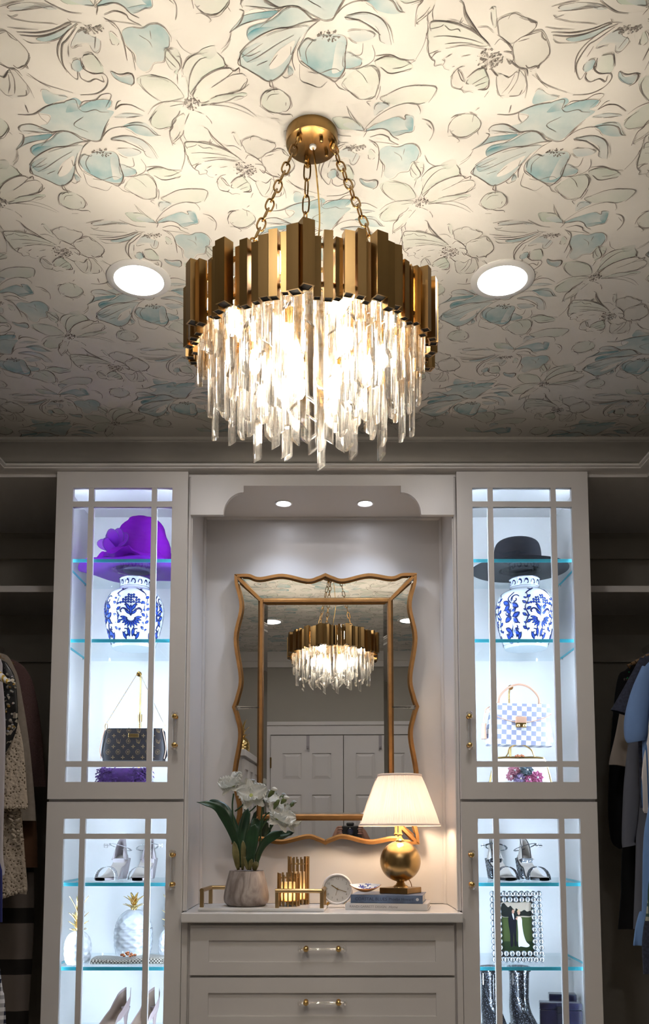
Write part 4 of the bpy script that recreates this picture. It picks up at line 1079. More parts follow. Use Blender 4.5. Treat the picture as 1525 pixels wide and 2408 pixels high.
def small_pine(x, y, label):
    t = thing('pineapple_ornament', label, 'ornament', (x, y, S4), group='white pineapple ornaments with gold leaves')
    pine_body(.0475, .118).build('body', 'ceramic_white', t, True, 60)
    MB().lathe([(.0, 0), (.012, 0), (.010, .03), (.006, .10), (0, .11)], (0, 0, .108), 12).build('crown_core', 'gold', t, True)
    leaves(t, .112, ((7, .006, .030, .5, .0, .008), (7, .007, .042, .75, .012, .008), (6, .006, .052, .95, .030, .008), (4, .004, .085, 1.2, .052, .008)))
small_pine(-.888, 3.305, 'small white ceramic pineapple with gold leaves beside the cabinet side wall')
small_pine(-.566, 3.41, 'small white ceramic pineapple with gold leaves behind the door stile by the handle')
t = thing('pineapple_jar', 'large white ceramic pineapple jar with lid and gold crown', 'jar', (-.722, 3.47, S4))
pine_body(.071, .180, 0, .110, 11).build('body', 'ceramic_white', t, True, 60)
ld = pine_body(.070, .180, .1122, .180, 11).build('lid', 'ceramic_white', t, True, 60)
MB().lathe([(.060, .1080), (.0655, .1085), (.0655, .1135), (.060, .1140)], seg=48, cap=False).build('seam', 'ceramic_white', t, True)
MB().lathe([(0, 0), (.012, 0), (.010, .02), (0, .03)], (0, 0, .176), 12).build('crown_core', 'gold', ld, True)
leaves(ld, .182, ((7, .006, .042, .5, .0, .010), (7, .006, .046, .75, .018, .010), (4, .003, .044, 1.2, .022, .009)))
# --- folded mesh purse with brooch
def woven(name, c1, c2, sc):
    m = bpy.data.materials.new(name); m.use_nodes = True; nt = m.node_tree; b = nt.nodes['Principled BSDF']
    tc = nt.nodes.new('ShaderNodeTexCoord'); ck = nt.nodes.new('ShaderNodeTexChecker'); ck.inputs['Scale'].default_value = sc
    ck.inputs[1].default_value = (*c1, 1); ck.inputs[2].default_value = (*c2, 1)
    nt.links.new(tc.outputs['Object'], ck.inputs[0]); nt.links.new(ck.outputs[0], b.inputs['Base Color'])
    b.inputs['Roughness'].default_value = .35; b.inputs['Metallic'].default_value = .5
    bp = nt.nodes.new('ShaderNodeBump'); bp.inputs['Strength'].default_value = .8; bp.inputs['Distance'].default_value = .002
    nt.links.new(ck.outputs['Fac'], bp.inputs['Height']); nt.links.new(bp.outputs[0], b.inputs['Normal']); MATS[name] = m
woven('mesh_metal', (.50, .45, .37), (.07, .06, .05), 170)
t = thing('mesh_purse', 'flat metallic mesh purse with copper stone brooch lying before the pineapple jar', 'handbag', (-.700, 3.318, S4))
def purse(u, v):
    a = 2 * PI * v; x = (u - .5) * .262
    d = .055 * (1 + .10 * math.sin(u * 5)); th = .011 + .002 * math.sin(9 * u + 1)
    y = math.copysign(abs(math.cos(a)) ** .6, math.cos(a)) * d; z = th + math.copysign(abs(math.sin(a)) ** .6, math.sin(a)) * th
    return (x, y + .01 * math.sin(3 * u), max(0.0005, z + (.006 * (u - .4) if math.sin(a) > 0 else 0)))
MB().grid(purse, 28, 24, cv=True).build('body', 'mesh_metal', t, True, 60)
mat('copper_stone', (.42, .15, .07), .12, metal=.6)
for k in range(11):
    a = k * 2.4; r = .007 * math.sqrt(k)
    MB().ball((-.01 + r * math.cos(a) * 1.3, .01 + r * math.sin(a), .027 + .010 * math.exp(-k / 3)), (.006, .005, .005), 7, 5).build('brooch_stone', 'copper_stone', t)
MB().tube([(-.126, .02, .010), (-.134, .03, .008), (-.136, .045, .006)], .002, 6).build('strap', 'brass_dark', t, True)
# --- nude pumps
mat('nude_suede', (.36, .26, .25), .7, sheen=.3); mat('pump_lining', (.24, .165, .12), .6)
def pump(label, x, y, rz):
    t = thing('pump_shoe', label, 'shoe', (x, y, S5), (0, 0, rz), 'pair of nude pumps')
    def fz(v): return ip([(0, .002), (.34, .003), (.62, .045), (1, .088)], v)
    def fw(v): return ip([(0, .003), (.12, .022), (.30, .037), (.6, .027), (.86, .029), (1, .010)], v)
    def hgt(v): return ip([(0, .010), (.2, .030), (.33, .034), (.55, .034), (.8, .054), (1, .070)], v)
    def yy(v): return -.13 + .235 * v
    def shell(u, v, k=1.0, dz=0.0):
        a = PI * u; w = fw(v) * k
        c = math.cos(a); e = abs(c) ** .55 * (1 if c > 0 else -1)
        side = abs(2 * u - 1)
        top = hgt(v) * (1.0 if v > .33 else 1.0)
        z = fz(v) + dz + top * (abs(2 * u - 1) ** 2.2)
        closed_in = 0 if v > .33 else (1 - v / .33)
        return (e * w * (1 - closed_in * .96 * max(0, (side - .55) / .45)), yy(v), max(.0008, z + closed_in * .004 * side))
    MB().grid(lambda u, v: shell(u, v), 25, 30).build('upper', 'nude_suede', t, True, 80)
    MB().grid(lambda u, v: shell(.04 + .92 * u, .30 + .69 * v, .94, .0018), 21, 22).build('lining', 'pump_lining', t, True, 80)
    vs = [(.010, .093), (.006, .04), (.0045, .0)]
    MB().lathe([(0, 0), (.0048, 0), (.0055, .03), (.009, .06), (.017, .088), (0, .09)], (0, .088, 0), 12).build('stiletto_heel', 'nude_suede', t, True)
pump('nude suede pump beside its twin, the one nearer the cabinet outer wall', -.775, 3.375, -.38)
pump('nude suede pump beside its twin, the one nearer the door handle', -.660, 3.375, -.30)
# --- black hat
h = thing('brimmed_hat', 'black wide flat brimmed felt hat with rounded crown', 'hat', (.770, 3.408, S1)); h.scale = (1, .97, 1)
MB().lathe([(.08, .006), (.12, .003), (.165, .004), (.188, .010), (.1885, .0125), (.165, .0075), (.12, .0065), (.088, .012)], seg=64, cap=False).build('brim', 'felt_black', h, True, 60)
MB().lathe(cr([(.094, .010), (.0925, .04), (.090, .085), (.080, .115), (.055, .129), (.02, .132), (0, .1322)], 4), (-.008, 0, 0), 48, cap=False).build('crown', 'felt_black', h, True, 60)
MB().lathe([(.0, .012), (.055, .010), (.058, .001), (.061, .0015), (.0605, .013), (0, .015)], (-.012, -.015, 0), 36).build('sweatband', 'felt_black', h, True)
# --- checked handbag
m = bpy.data.materials.new('checked_canvas'); m.use_nodes = True; nt = m.node_tree; b_ = nt.nodes['Principled BSDF']
tc = nt.nodes.new('ShaderNodeTexCoord'); mp = nt.nodes.new('ShaderNodeMapping'); ck = nt.nodes.new('ShaderNodeTexChecker'); ck.inputs['Scale'].default_value = 1.0
mp.inputs['Scale'].default_value = (1 / .0185, .001, 1 / .0185); mp.inputs['Location'].default_value = (.02, .3, .02); mp.inputs['Rotation'].default_value = (0, math.radians(-2), 0)
ck.inputs[1].default_value = (.74, .73, .74, 1); ck.inputs[2].default_value = (.25, .26, .36, 1)
nt.links.new(tc.outputs['Object'], mp.inputs[0]); nt.links.new(mp.outputs[0], ck.inputs[0]); nt.links.new(ck.outputs[0], b_.inputs['Base Color']); b_.inputs['Roughness'].default_value = .4
MATS['checked_canvas'] = m
t = thing('checked_handbag', 'white and grey checked handbag with tan top handle and gold clasp', 'handbag', (.742, 3.365, 1.568), (0, math.radians(1.5), 0))
bag_body(.262, .212, .158, .095, .055).build('body', 'checked_canvas', t, True, 50)
def flap_y(z): return -(.095 + (.055 - .095) * z / .158) / 2
fl_ = [(-.108, .158), (-.114, .120), (-.085, .104), (-.04, .090), (0, .086), (.04, .090), (.085, .104), (.114, .120), (.108, .158)]
flm = MB(); n = len(fl_)
vs = [(x, flap_y(z) - .0035, z) for x, z in fl_] + [(x, flap_y(z) - .001, z) for x, z in fl_]
tri = tessellate_polygon([[Vector((x, z, 0)) for x, z in fl_]])
flm.add(vs, [tuple(q) for q in tri] + [(i, (i + 1) % n, n + (i + 1) % n, n + i) for i in range(n)]); flm.build('flap', 'checked_canvas', t)
MB().tube([(x, flap_y(z) - .004, z) for x, z in cr(fl_[1:-1], 4)], .0015, 6).build('flap_piping', 'vachetta', t, True)
MB().box(-.021, .021, -.044, -.030, .082, .108).build('clasp_tab', 'vachetta', t, bevel=.003)
MB().box(-.020, .020, -.046, -.034, .066, .084).build('clasp_plate', 'gold', t, bevel=.002)
for s in (-1, 1): MB().ball((s * .011, -.048, .073), .0065, 12, 8).build('clasp_stud', 'gold', t, True)
hp = cr([(-.078, 0, .156), (-.072, -.006, .19), (-.04, -.010, .222), (0, -.012, .234), (.04, -.010, .222), (.072, -.006, .19), (.078, 0, .156)], 6)
MB().tube(hp, .0042, 8).build('handle', 'vachetta', t, True)
for s in (-1, 1): MB().tube([(s * .078 + .007 * math.cos(q), -.001, .158 + .008 * math.sin(q)) for q in [2 * PI * k / 12 for k in range(12)]], .0015, 6, closed=True).build('handle_ring', 'gold', t, True)
MB().tube(cr([(-.115, -.02, .145), (-.128, -.03, .135), (-.136, -.034, .115), (-.138, -.036, .085)], 5), .0022, 6).build('tassel_cord', 'vachetta', t, True)
MB().lathe([(.0, .0), (.011, .0), (.009, .03), (.008, .048), (.0095, .05), (.0095, .058), (0, .06)], (-.138, -.036, .02), 14).build('tassel', 'vachetta', t, True)
MB().tube([(-.125 + .010 * math.cos(q), -.031, .128 + .009 * math.sin(q)) for q in [2 * PI * k / 12 for k in range(12)]], .0018, 6, closed=True).build('tassel_bow', 'vachetta', t, True)
GP = (.20, .20, .27); sh = []; 
lvmark(.085, .118, .008)
pm = MB(); print_mesh(pm, sh, lambda u, v, lay: (u, flap_y(v) - .0038 - .0002 * lay, v)); pm.build('stamped_mark', 'gold_print', t)
# --- white frame bag with cloth flowers
t = thing('flower_bag', 'white kiss-lock bag with gold frame and cloth flowers under the checked handbag', 'handbag', (.738, 3.325, DV))
fb = MB().grid(lambda u, v: (math.copysign(abs(math.cos(2 * PI * u)) ** .4, math.cos(2 * PI * u)) * (.122 - .030 * v), math.copysign(abs(math.sin(2 * PI * u)) ** .6, math.sin(2 * PI * u)) * (.034 - .022 * v) * math.sin(PI * (.12 + .8 * v)) ** .3, .002 + .156 * v), 40, 10, cu=True)
fb.build('body', 'ivory', t, True, 60)
MB().tube(cr([(-.122, 0, .02), (-.110, 0, .09), (-.092, 0, .150), (-.075, 0, .162), (0, 0, .163), (.075, 0, .162), (.092, 0, .150), (.110, 0, .09), (.122, 0, .02)], 6), .0042, 8).build('frame', 'gold', t, True)
MB().tube(cr([(-.055, 0, .163), (-.045, 0, .178), (-.038, 0, .198), (-.010, 0, .212), (.018, 0, .208), (.042, 0, .192), (.05, 0, .175), (.056, 0, .163)], 6), .0026, 8).build('handle', 'brass_bright', t, True)
for k in range(5): MB().ball((-.016 + k * .007, -.004, .168 + .003 * (k % 2)), .0045, 8, 6).build('clasp_bead', 'copper_stone', t, True)
cols = {'fl_rose': (.42, .17, .22), 'fl_teal': (.12, .17, .20), 'fl_mauve': (.36, .28, .47), 'fl_pink': (.55, .15, .30)}
for k, c in cols.items(): mat(k, c, .8, noise=.2, nscale=90)
for x, z, r, c in ((-.030, .112, .026, 'fl_rose'), (.015, .114, .028, 'fl_teal'), (-.010, .082, .026, 'fl_mauve'), (.022, .078, .022, 'fl_pink'), (.052, .086, .027, 'fl_pink'), (-.045, .09, .018, 'fl_rose')):
    fm_ = MB()
    for ring, nn, rr in ((0, 9, 1.0), (1, 7, .72), (2, 5, .42)):
        for k in range(nn):
            a = 2 * PI * k / nn + ring * .4; ca, sa = math.cos(a), math.sin(a); L = r * rr; w = L * .36
            y0 = -.034 - .005 * ring
            fm_.add([(x, y0, z), (x + ca * L * .6 - sa * w, y0 - .004, z + sa * L * .6 + ca * w), (x + ca * L, y0 - .001, z + sa * L), (x + ca * L * .6 + sa * w, y0 - .004, z + sa * L * .6 - ca * w)], [(0, 1, 2, 3)])
    fo = fm_.build('cloth_flower', c, t, solid=.0015)
    MB().ball((x, -.050, z), .0045, 8, 6).build('flower_pearl', 'silver', fo, True)
# --- photo frame of glass beads
vcol('photo_print', .25, spec=.5)
t = thing('framed_photograph', 'picture frame bordered with two rows of clear glass beads', 'photo frame', (.7185, 3.335, S4), (math.radians(-6), 0, 0))
p_ = .0217; NXB, NZB = 9, 12
MB().box(-.062, .062, .002, .006, .020, .020 + NZB * p_ - .04).build('backing', 'hollow_and_backing_black', t)
mixmat('bead_glass', [('G', .72, (.62, .66, .70), .06), ('D', .28, (.30, .33, .36), 0)])
bead_me = MB().ball((0, 0, 0), (p_ / 2 * .97, .0085, p_ / 2 * .97), 16, 10).mesh('glass_bead', 'bead_glass', True)
for i in range(NXB):
    for j in range(NZB):
        if 2 <= i < NXB - 2 and 2 <= j < NZB - 2: continue
        place(bead_me, 'glass_bead', t, ((i - (NXB - 1) / 2) * p_, 0, (j + .5) * p_))
bk = MB(); 
for z in (.5 * p_, 1.5 * p_, (NZB - 1.5) * p_, (NZB - .5) * p_): bk.box(-NXB * p_ / 2 + .004, NXB * p_ / 2 - .004, .003, .006, z - .004, z + .004)
for x in (-4, -3, 3, 4): bk.box(x * p_ - .004, x * p_ + .004, .003, .006, .004, NZB * p_ - .004)
bk.build('bead_backing', 'patent_black', t)
MB().add([(-.01, .006, .2), (.01, .006, .2), (.012, .065, .034), (-.012, .065, .034)], [(0, 1, 2, 3)]).build('easel_leg', 'patent_black', t, solid=.002)
sh = []
def rect(x0, x1, z0, z1, c, l):
    for q in (0,): sh.append(('w', [(x0, z0), ((x0 + x1) / 2, z0), (x1, z0), (x1, (z0 + z1) / 2), (x1, z1), ((x0 + x1) / 2, z1), (x0, z1), (x0, (z0 + z1) / 2)], c, 1, l))
x0, x1, z0, z1 = -.054, .054, .044, .2165
rect(x0, x1, z0, z1, (.040, .055, .018), 0)
rect(x0, x1, .165, z1, (.38, .31, .24), 0.3)
sh.append(('w', [(x0, .168), (-.02, .165), (.02, .168), (x1, .168), (x1, .186), (.04, .184), (.03, .19), (.015, .184), (.0, .196), (-.006, .186), (-.02, .205), (-.03, .2), (-.045, .215), (x0, .205)], (.012, .014, .012), 1, .6))
rect(x0, x1, z0, .075, (.014, .024, .010), .6)
def shape(c, *pts): sh.append(('w', list(pts), c, 1, 1.5))
shape((.008, .008, .012), (-.030, .165), (-.022, .176), (-.008, .176), (-.001, .166), (-.002, .13), (-.004, .085), (-.004, .062), (-.011, .062), (-.013, .11), (-.017, .062), (-.026, .060), (-.026, .10), (-.030, .135))
shape((.6, .6, .62), (-.016, .176), (-.011, .177), (-.009, .155), (-.013, .160))
shape((.38, .20, .14), (-.017, .182), (-.014, .190), (-.009, .190), (-.007, .182), (-.012, .175)); shape((.03, .018, .012), (-.018, .188), (-.012, .195), (-.006, .188), (-.012, .191))
shape((.42, .24, .17), (.004, .178), (.006, .186), (.012, .187), (.014, .178), (.009, .171)); shape((.45, .30, .15), (.002, .182), (.009, .193), (.016, .182), (.012, .188))
shape((.40, .22, .15), (-.004, .158), (.006, .166), (.016, .166), (.020, .15), (.014, .145), (.003, .152))
shape((.62, .64, .70), (.004, .16), (.018, .16), (.020, .13), (.024, .10), (.032, .075), (.044, .062), (.034, .055), (.012, .058), (.003, .06), (.004, .11))
LS_ = LSTEP
pm = MB(); print_mesh(pm, sh, lambda u, v, lay: (u, .0018 - .0003 * lay, v)); tag(pm.build('photograph', 'photo_print', t), 'photograph of a couple, dark suit and long white dress, on a lawn')
# --- black sparkly boots
def boot(label, x, y, rz):
    t = thing('ankle_boot', label, 'boot', (x, y, S5), (0, 0, rz), 'pair of black sparkly ankle boots')
    path = [(.0, .040, .236, .041, .050), (.0, .040, .218, .036, .046), (.0, .042, .17, .034, .046), (.0, .046, .12, .034, .052), (.0, .036, .085, .036, .066), (.0, .005, .058, .039, .094), (0, -.02, .034, .042, .110), (0, -.028, .014, .040, .112), (0, -.028, .012, .038, .110)]
    P = cr(path, 4)
    MB().grid(lambda u, v: (lambda q: (q[0] + q[3] * math.cos(2 * PI * u), q[1] + q[4] * math.sin(2 * PI * u), q[2]))(P[min(len(P) - 1, int(v * (len(P) - 1) + .5))]), 28, len(P), cu=True).build('upper', 'glitter_black', t, True, 70)
    MB().lathe([(.034, .234), (.041, .228), (.043, .236), (.041, .243), (.034, .243)], (0, .040, 0), 28, cap=False, fn=lambda r, z, a, j: r * (1 + .16 * abs(math.sin(a)))).build('collar', 'patent_black', t, True)
    sl = MB().grid(lambda u, v: (.042 * math.cos(2 * PI * u) * (1 - .0 * v), -.028 + .114 * math.sin(2 * PI * u), .0005 + .013 * v), 28, 3, cu=True); sl.build('sole', 'patent_black', t, True)
    MB().box(-.028, .028, .045, .088, 0, .03).build('heel', 'patent_black', t, bevel=.004)
    MB().tube([(.0, -.004 - .002, .22), (.0, -.006, .17), (0, -.008, .12), (0, -.035, .085), (0, -.09, .058)], .0022, 6).build('seam', 'patent_black', t, True)
    MB().box(-.0365, -.030, .01, .016, .18, .225).build('zip_pull', 'silver', t, bevel=.002)
boot('black sparkly ankle boot beside its twin, the one nearer the door handle', .632, 3.375, .06)
boot('black sparkly ankle boot beside its twin, touching the dark box clutch side', .741, 3.375, .12)
# --- box clutches
mat('lucite_navy', (.005, .005, .012), .16, noise=.6, nscale=18, coat=.2)
for x, y, z1, w, rz, lb in ((.868, 3.335, .128, .150, -.16, 'dark marbled box clutch standing before another at the boots'), (.90, 3.43, .142, .100, -.16, 'dark box clutch standing behind the marbled one')):
    t = thing('box_clutch', lb, 'handbag', (x, y, S5), (0, 0, rz))
    MB().box(-w / 2, w / 2, -.024, .024, 0, z1 * .8).build('body', 'lucite_navy', t, bevel=.003)
    MB().box(-w / 2, w / 2, -.024, .024, z1 * .806, z1).build('lid', 'lucite_navy', t, bevel=.003)
    MB().box(-.016, .016, -.028, -.022, z1 * .72, z1 * .9).build('clasp', 'patent_black', t, bevel=.002)
# ------------------------------------------------------------------ on the counter
CT = .9633
def at(u, v, Y):
    """point at depth Y on the line of sight through a pixel of the 1525x2408 frame"""
    dx, dz = (u - 770.0) / FPX, (CYP - v) / FPX
    y = math.cos(TH) - dz * math.sin(TH); z = math.sin(TH) + dz * math.cos(TH); k = Y / y
    return Vector((.02 + dx * k, Y, 1.25 + z * k))
mat('tray_white', (.66, .64, .62), .35); mat('gold_satin', (.52, .36, .17), .33, metal=1.0)
# --- tray
TR = -.06
t = thing('serving_tray', 'white rectangular tray with brass corner rails under the flower pot', 'tray', (-.207, 3.325, CT), (0, 0, math.radians(-3.5)))
MB().box(-.232, .222, -.105, .105, 0, .0115).build('slab', 'tray_white', t, bevel=.003)
TT = .0115
def rail(P):
    MB().tube(P, .0078, 12).build('rail', 'gold_satin', t, True)
    return
zr = .072
rail([(-.222, -.085, zr), (-.222, .088, zr)]); rail([(-.222, .088, zr), (-.10, .088, zr)])
rail([(.045, -.088, zr), (.212, -.088, zr)]); rail([(.212, -.088, zr), (.212, .060, zr)])
for x, y in ((-.222, -.078), (-.222, .088), (-.105, .088), (.052, -.088), (.212, -.088), (.212, .055)):
    MB().box(x - .0065, x + .0065, y - .0065, y + .0065, TT, zr).build('post', 'gold_satin', t)
# --- potted orchid
m = bpy.data.materials.new('marbled_pot'); m.use_nodes = True; nt = m.node_tree; b_ = nt.nodes['Principled BSDF']
tc = nt.nodes.new('ShaderNodeTexCoord'); mp = nt.nodes.new('ShaderNodeMapping'); mp.inputs['Scale'].default_value = (1, 1, .35)
n1 = nt.nodes.new('ShaderNodeTexNoise'); n1.inputs['Scale'].default_value = 24; n1.inputs['Detail'].default_value = 6; n1.inputs['Distortion'].default_value = 1.6
rr = nt.nodes.new('ShaderNodeValToRGB'); rr.color_ramp.elements[0].position = .35; rr.color_ramp.elements[1].position = .62
rr.color_ramp.elements[0].color = (.20, .16, .14, 1); rr.color_ramp.elements[1].color = (.42, .36, .325, 1)
nt.links.new(tc.outputs['Object'], mp.inputs[0]); nt.links.new(mp.outputs[0], n1.inputs['Vector']); nt.links.new(n1.outputs[0], rr.inputs[0]); nt.links.new(rr.outputs[0], b_.inputs['Base Color']); b_.inputs['Roughness'].default_value = .45
MATS['marbled_pot'] = m
mat('leaf_green', (.018, .055, .022), .35, noise=.3, nscale=14); mat('leaf_light', (.10, .13, .035), .45, noise=.2); mat('stem_green', (.03, .075, .025), .5); mat('sheath', (.16, .14, .05), .5, noise=.4, nscale=30)
mixmat('petal_white', [('D', .72, (.78, .76, .70), 0), ('L', .28, (.72, .72, .60), 0)]); mat('petal_throat', (.48, .52, .16), .6); mat('soil', (.04, .025, .015), .9, noise=.4, nscale=80, bump=.6)
PT = Vector((-.279, 3.325, CT + TT + .0003))
t = thing('potted_orchid', 'white ruffled orchid with dark green strap leaves in a marbled grey pot', 'plant', tuple(PT))
MB().lathe(cr([(.066, 0), (.079, .012), (.083, .03), (.080, .055), (.073, .09), (.064, .124), (.063, .127), (.058, .124), (.060, .112)], 3) + [(0, .112)], seg=48).build('pot', 'marbled_pot', t, True, 50)
MB().lathe([(0, .113), (.058, .113), (0, .118)], seg=24).build('soil', 'soil', t)
def strap(P, w, m_='leaf_green', face=(0, -1, .15), fold=.35):
    """leaf along a curve of local points"""
    C = [Vector(p) for p in cr([tuple(p) for p in P], 6)]; n = len(C); F = Vector(face).normalized()
    vs = []; fs = []
    for i, c in enumerate(C):
        d = (C[min(n - 1, i + 1)] - C[max(0, i - 1)]).normalized(); s = d.cross(F); s = s.normalized() if s.length > 1e-4 else Vector((1, 0, 0)); q = s.cross(d)
        t_ = i / (n - 1); ww = w * ip([(0, .35), (.2, .75), (.55, 1), (.85, .7), (1, .03)], t_)
        for k in (-1, -.5, 0, .5, 1): vs.append(c + s * ww * k + q * fold * ww * (abs(k)))
        if i:
            for k in range(4): fs.append((5 * i - 5 + k, 5 * i - 4 + k, 5 * i + 1 + k, 5 * i + k))
    return MB().add(vs, fs).build('leaf', m_, t, True, 80, solid=.0014)
def L_(u, v, Y=3.32): return at(u, v, Y) - PT
strap([L_(562, 2040), L_(556, 1985, 3.31), L_(530, 1925, 3.29), L_(505, 1897, 3.27), L_(462, 1886, 3.25)], .017, face=(-.3, -1, .5))
strap([L_(563, 2040, 3.34), L_(560, 1980, 3.35), L_(535, 1915, 3.36), L_(508, 1890, 3.37), L_(483, 1890, 3.38)], .019, face=(.3, -1, .5))
strap([L_(568, 2040, 3.33), L_(567, 1975, 3.34), L_(575, 1930, 3.35), L_(583, 1900, 3.36)], .021, face=(.4, -1, 0))
strap([L_(585, 2045, 3.30), L_(590, 2000, 3.28), L_(594, 1960, 3.27), L_(600, 1938, 3.265)], .022, face=(.1, -1, .1))
strap([L_(585, 2045, 3.34), L_(592, 1980, 3.36), L_(602, 1935, 3.38), L_(606, 1925, 3.38)], .023, face=(.3, -1, 0))
strap([L_(600, 2040, 3.32), L_(608, 2005, 3.31), L_(625, 1978, 3.30), L_(655, 1962, 3.29), L_(665, 1960, 3.28)], .015, face=(.6, -1, .3))
strap([L_(600, 2040, 3.35), L_(615, 1990, 3.37), L_(640, 1965, 3.40), L_(665, 1962, 3.42), L_(685, 1958, 3.43)], .014, face=(.5, -1, .4))
strap([L_(560, 2046, 3.31), L_(554, 2010, 3.30), L_(550, 1978, 3.30)], .013, 'sheath', face=(.3, -1, 0)); strap([L_(570, 2046, 3.31), L_(572, 2005, 3.30), L_(571, 1976, 3.30)], .010, 'sheath')
strap([L_(583, 2046, 3.29), L_(577, 2030, 3.285), L_(573, 2014, 3.28)], .007, 'sheath'); strap([L_(586, 2046, 3.29), L_(589, 2030, 3.285), L_(592, 2020, 3.28)], .008, 'sheath'); strap([L_(598, 2047, 3.30), L_(600, 2035, 3.29), L_(604, 2026, 3.29)], .012, 'sheath')
for P in ([L_(566, 2040), L_(552, 1960), L_(546, 1900), L_(549, 1866)], [L_(552, 1908), L_(565, 1898), L_(575, 1888)], [L_(606, 2035), L_(612, 1970), L_(614, 1925), L_(617, 1895)], [L_(612, 1950), L_(622, 1920), L_(640, 1905)], [L_(608, 1960), L_(622, 1935), L_(632, 1925)]):
    MB().tube(cr([tuple(p) for p in P], 5), .0030, 8).build('stem', 'stem_green', t, True)
def petal_m(L, w, ruffle, cup=.3, seed=0):
    def fn(u, v):
        k = (u * 2 - 1); ww = w * math.sin(PI * (.06 + .88 * v) ** .85) ** .7
        e = abs(k) ** 2 * ruffle * math.sin(14 * v * PI + seed + k * 2) + ruffle * .5 * v * math.sin(9 * k + seed)
        return (k * ww, v * L, cup * L * v * v + e + .25 * ww * k * k)
    return MB().grid(fn, 13, 16)
def flower(c, look, spin, size, seed, lip=True):
    """orchid bloom: five petals and a ruffled lip, facing along look"""
    fq = Vector(look).normalized().to_track_quat('Z', 'Y').to_matrix().to_4x4()
    base = Matrix.Translation(c) @ fq @ Matrix.Rotation(spin, 4, 'Z')
    hub = MB().ball((0, 0, 0), .007, 10, 6, M=None); 
    hb = MB(); hb.ball(tuple(c), (.008, .008, .010), 10, 6); fl = hb.build('flower', 'petal_throat', t, True)
    for k in range(5):
        big = k in (1, 4)
        pm_ = petal_m(size * (1.0 if big else .95), size * (.52 if big else .25), .009 if big else .002, .18 if big else -.08, seed + k)
        M = base @ Matrix.Rotation(2 * PI * k / 5, 4, 'Z') @ Matrix.Rotation(.35, 4, 'X')
        pm_.v = [tuple(M @ Vector(v)) for v in pm_.v]
        pm_.build('petal', 'petal_white', fl, True, 80)
    if lip:
        lp = petal_m(size * .95, size * .56, .012, .45, seed + 9); M = base @ Matrix.Rotation(PI, 4, 'Z') @ Matrix.Rotation(.75, 4, 'X')
        lp.v = [tuple(M @ Vector(v)) for v in lp.v]; lp.build('lip', 'petal_white', fl, True, 80)
flower(L_(550, 1848, 3.30), (-.5, -.7, .55), .3, .062, 1)
flower(L_(590, 1872, 3.27), (.25, -1, .25), .15, .066, 2)
flower(L_(650, 1925, 3.29), (.55, -.6, .35), -.5, .070, 4)
flower(L_(640, 1893, 3.33), (.3, -.4, .8), .8, .05, 6, False)
for (u, v), (a, b) in (((630, 1875), (645, 1856)), ((660, 1890), (673, 1876)), ((640, 1905), (656, 1880))):
    A, B = L_(u, v, 3.28), L_(a, b, 3.27)
    d = B - A; C = [A + d * q for q in (0, .25, .6, .9, 1)]
    bd = MB().tube([tuple(p) for p in C], [.003, .007, .0095, .006, .002], 10).build('bud', 'leaf_light', t, True)
    if u != 640: MB().ball(tuple(B), (.011, .008, .008), 10, 6, fn=lambda v: 1 + .15 * math.sin(9 * v[0] + 7 * v[2])).build('bud_tip', 'petal_white', bd, True)
# --- candle holders
emis('candle_flame', (1.0, .58, .22), 24.0); mixmat('wax', [('D', .45, (.80, .74, .62), 0), ('L', .55, (.82, .72, .54), 0)])
def candle(x, y, r, H, ch_, label):
    t = thing('candle_holder', label, 'candle holder', (x, y, CT + TT + .0006), group='brass rod candle holders')
    n = 15; rc = random.Random(int(H * 1000))
    for k in range(n):
        a = 2 * PI * k / n + .1; hh = H * (.93 + .07 * rc.random()); w = .0027
        rod = MB().box(-w, w, -w, w, 0, hh, M=Matrix.Translation((r * math.cos(a), r * math.sin(a), 0)) @ Matrix.Rotation(a, 4, 'Z')).build('rod', 'gold_satin', t)
    for z in (.018, H * .84): MB().tube([(r * .94 * math.cos(2 * PI * k / 36), r * .94 * math.sin(2 * PI * k / 36), z) for k in range(36)], .0018, 6, closed=True).build('hoop', 'gold_satin', t, True)
    MB().lathe([(0, .016), (r * .93, .016), (r * .93, .020), (0, .020)], seg=32).build('plate', 'gold_satin', t)
    c = thing('pillar_candle', label.replace('brass rod candle holder', 'lit ivory candle inside the brass rod holder'), 'candle', (x, y, CT + TT + .0210), group='lit ivory candles')
    MB().lathe([(0, .0003), (r * .66, .0003), (r * .66, ch_), (r * .5, ch_ - .003), (0, ch_ - .005)], seg=28).build('wax', 'wax', c, True, 30)
    MB().lathe([(0, .010), (.005, .013), (.0065, .022), (.004, .034), (0, .042)], seg=12).build('flame', 'candle_flame', c, True)
candle(-.1235, 3.315, .0395, .122, .066, 'short brass rod candle holder on the tray')
candle(-.090, 3.398, .0385, .178, .10, 'tall brass rod candle holder on the tray')
# --- clock
mat('clock_white', (.70, .66, .63), .4); mat('clock_face', (.58, .57, .54), .5); mat('print_grey', (.16, .15, .14), .6)
t = thing('alarm_clock', 'small round white alarm clock with gold hands and feet', 'clock', (.056, 3.385, CT))
CC = Matrix.Translation((0, 0, .0685)) @ Matrix.Rotation(PI / 2 - math.radians(4), 4, 'X')
MB().lathe([(.049, .012), (.050, .019), (.0535, .021), (.057, .017), (.058, .006), (.056, -.026), (0, -.028), (0, -.02)] , seg=56, M=CC, cap=False).build('case', 'clock_white', t, True, 40)
fc = MB().lathe([(0, .0120), (.0495, .0120), (.0495, .010), (0, .010)], seg=48, M=CC).build('face', 'clock_face', t)
for k in range(1, 13):
    a = PI / 2 - k * PI / 6
    o = link('numeral', text_mesh(str(k), .0115), fc); o.data.materials.append(MATS['print_grey'])
    o.matrix_local = CC @ Matrix.Translation((.039 * math.cos(a), .039 * math.sin(a), .0124))
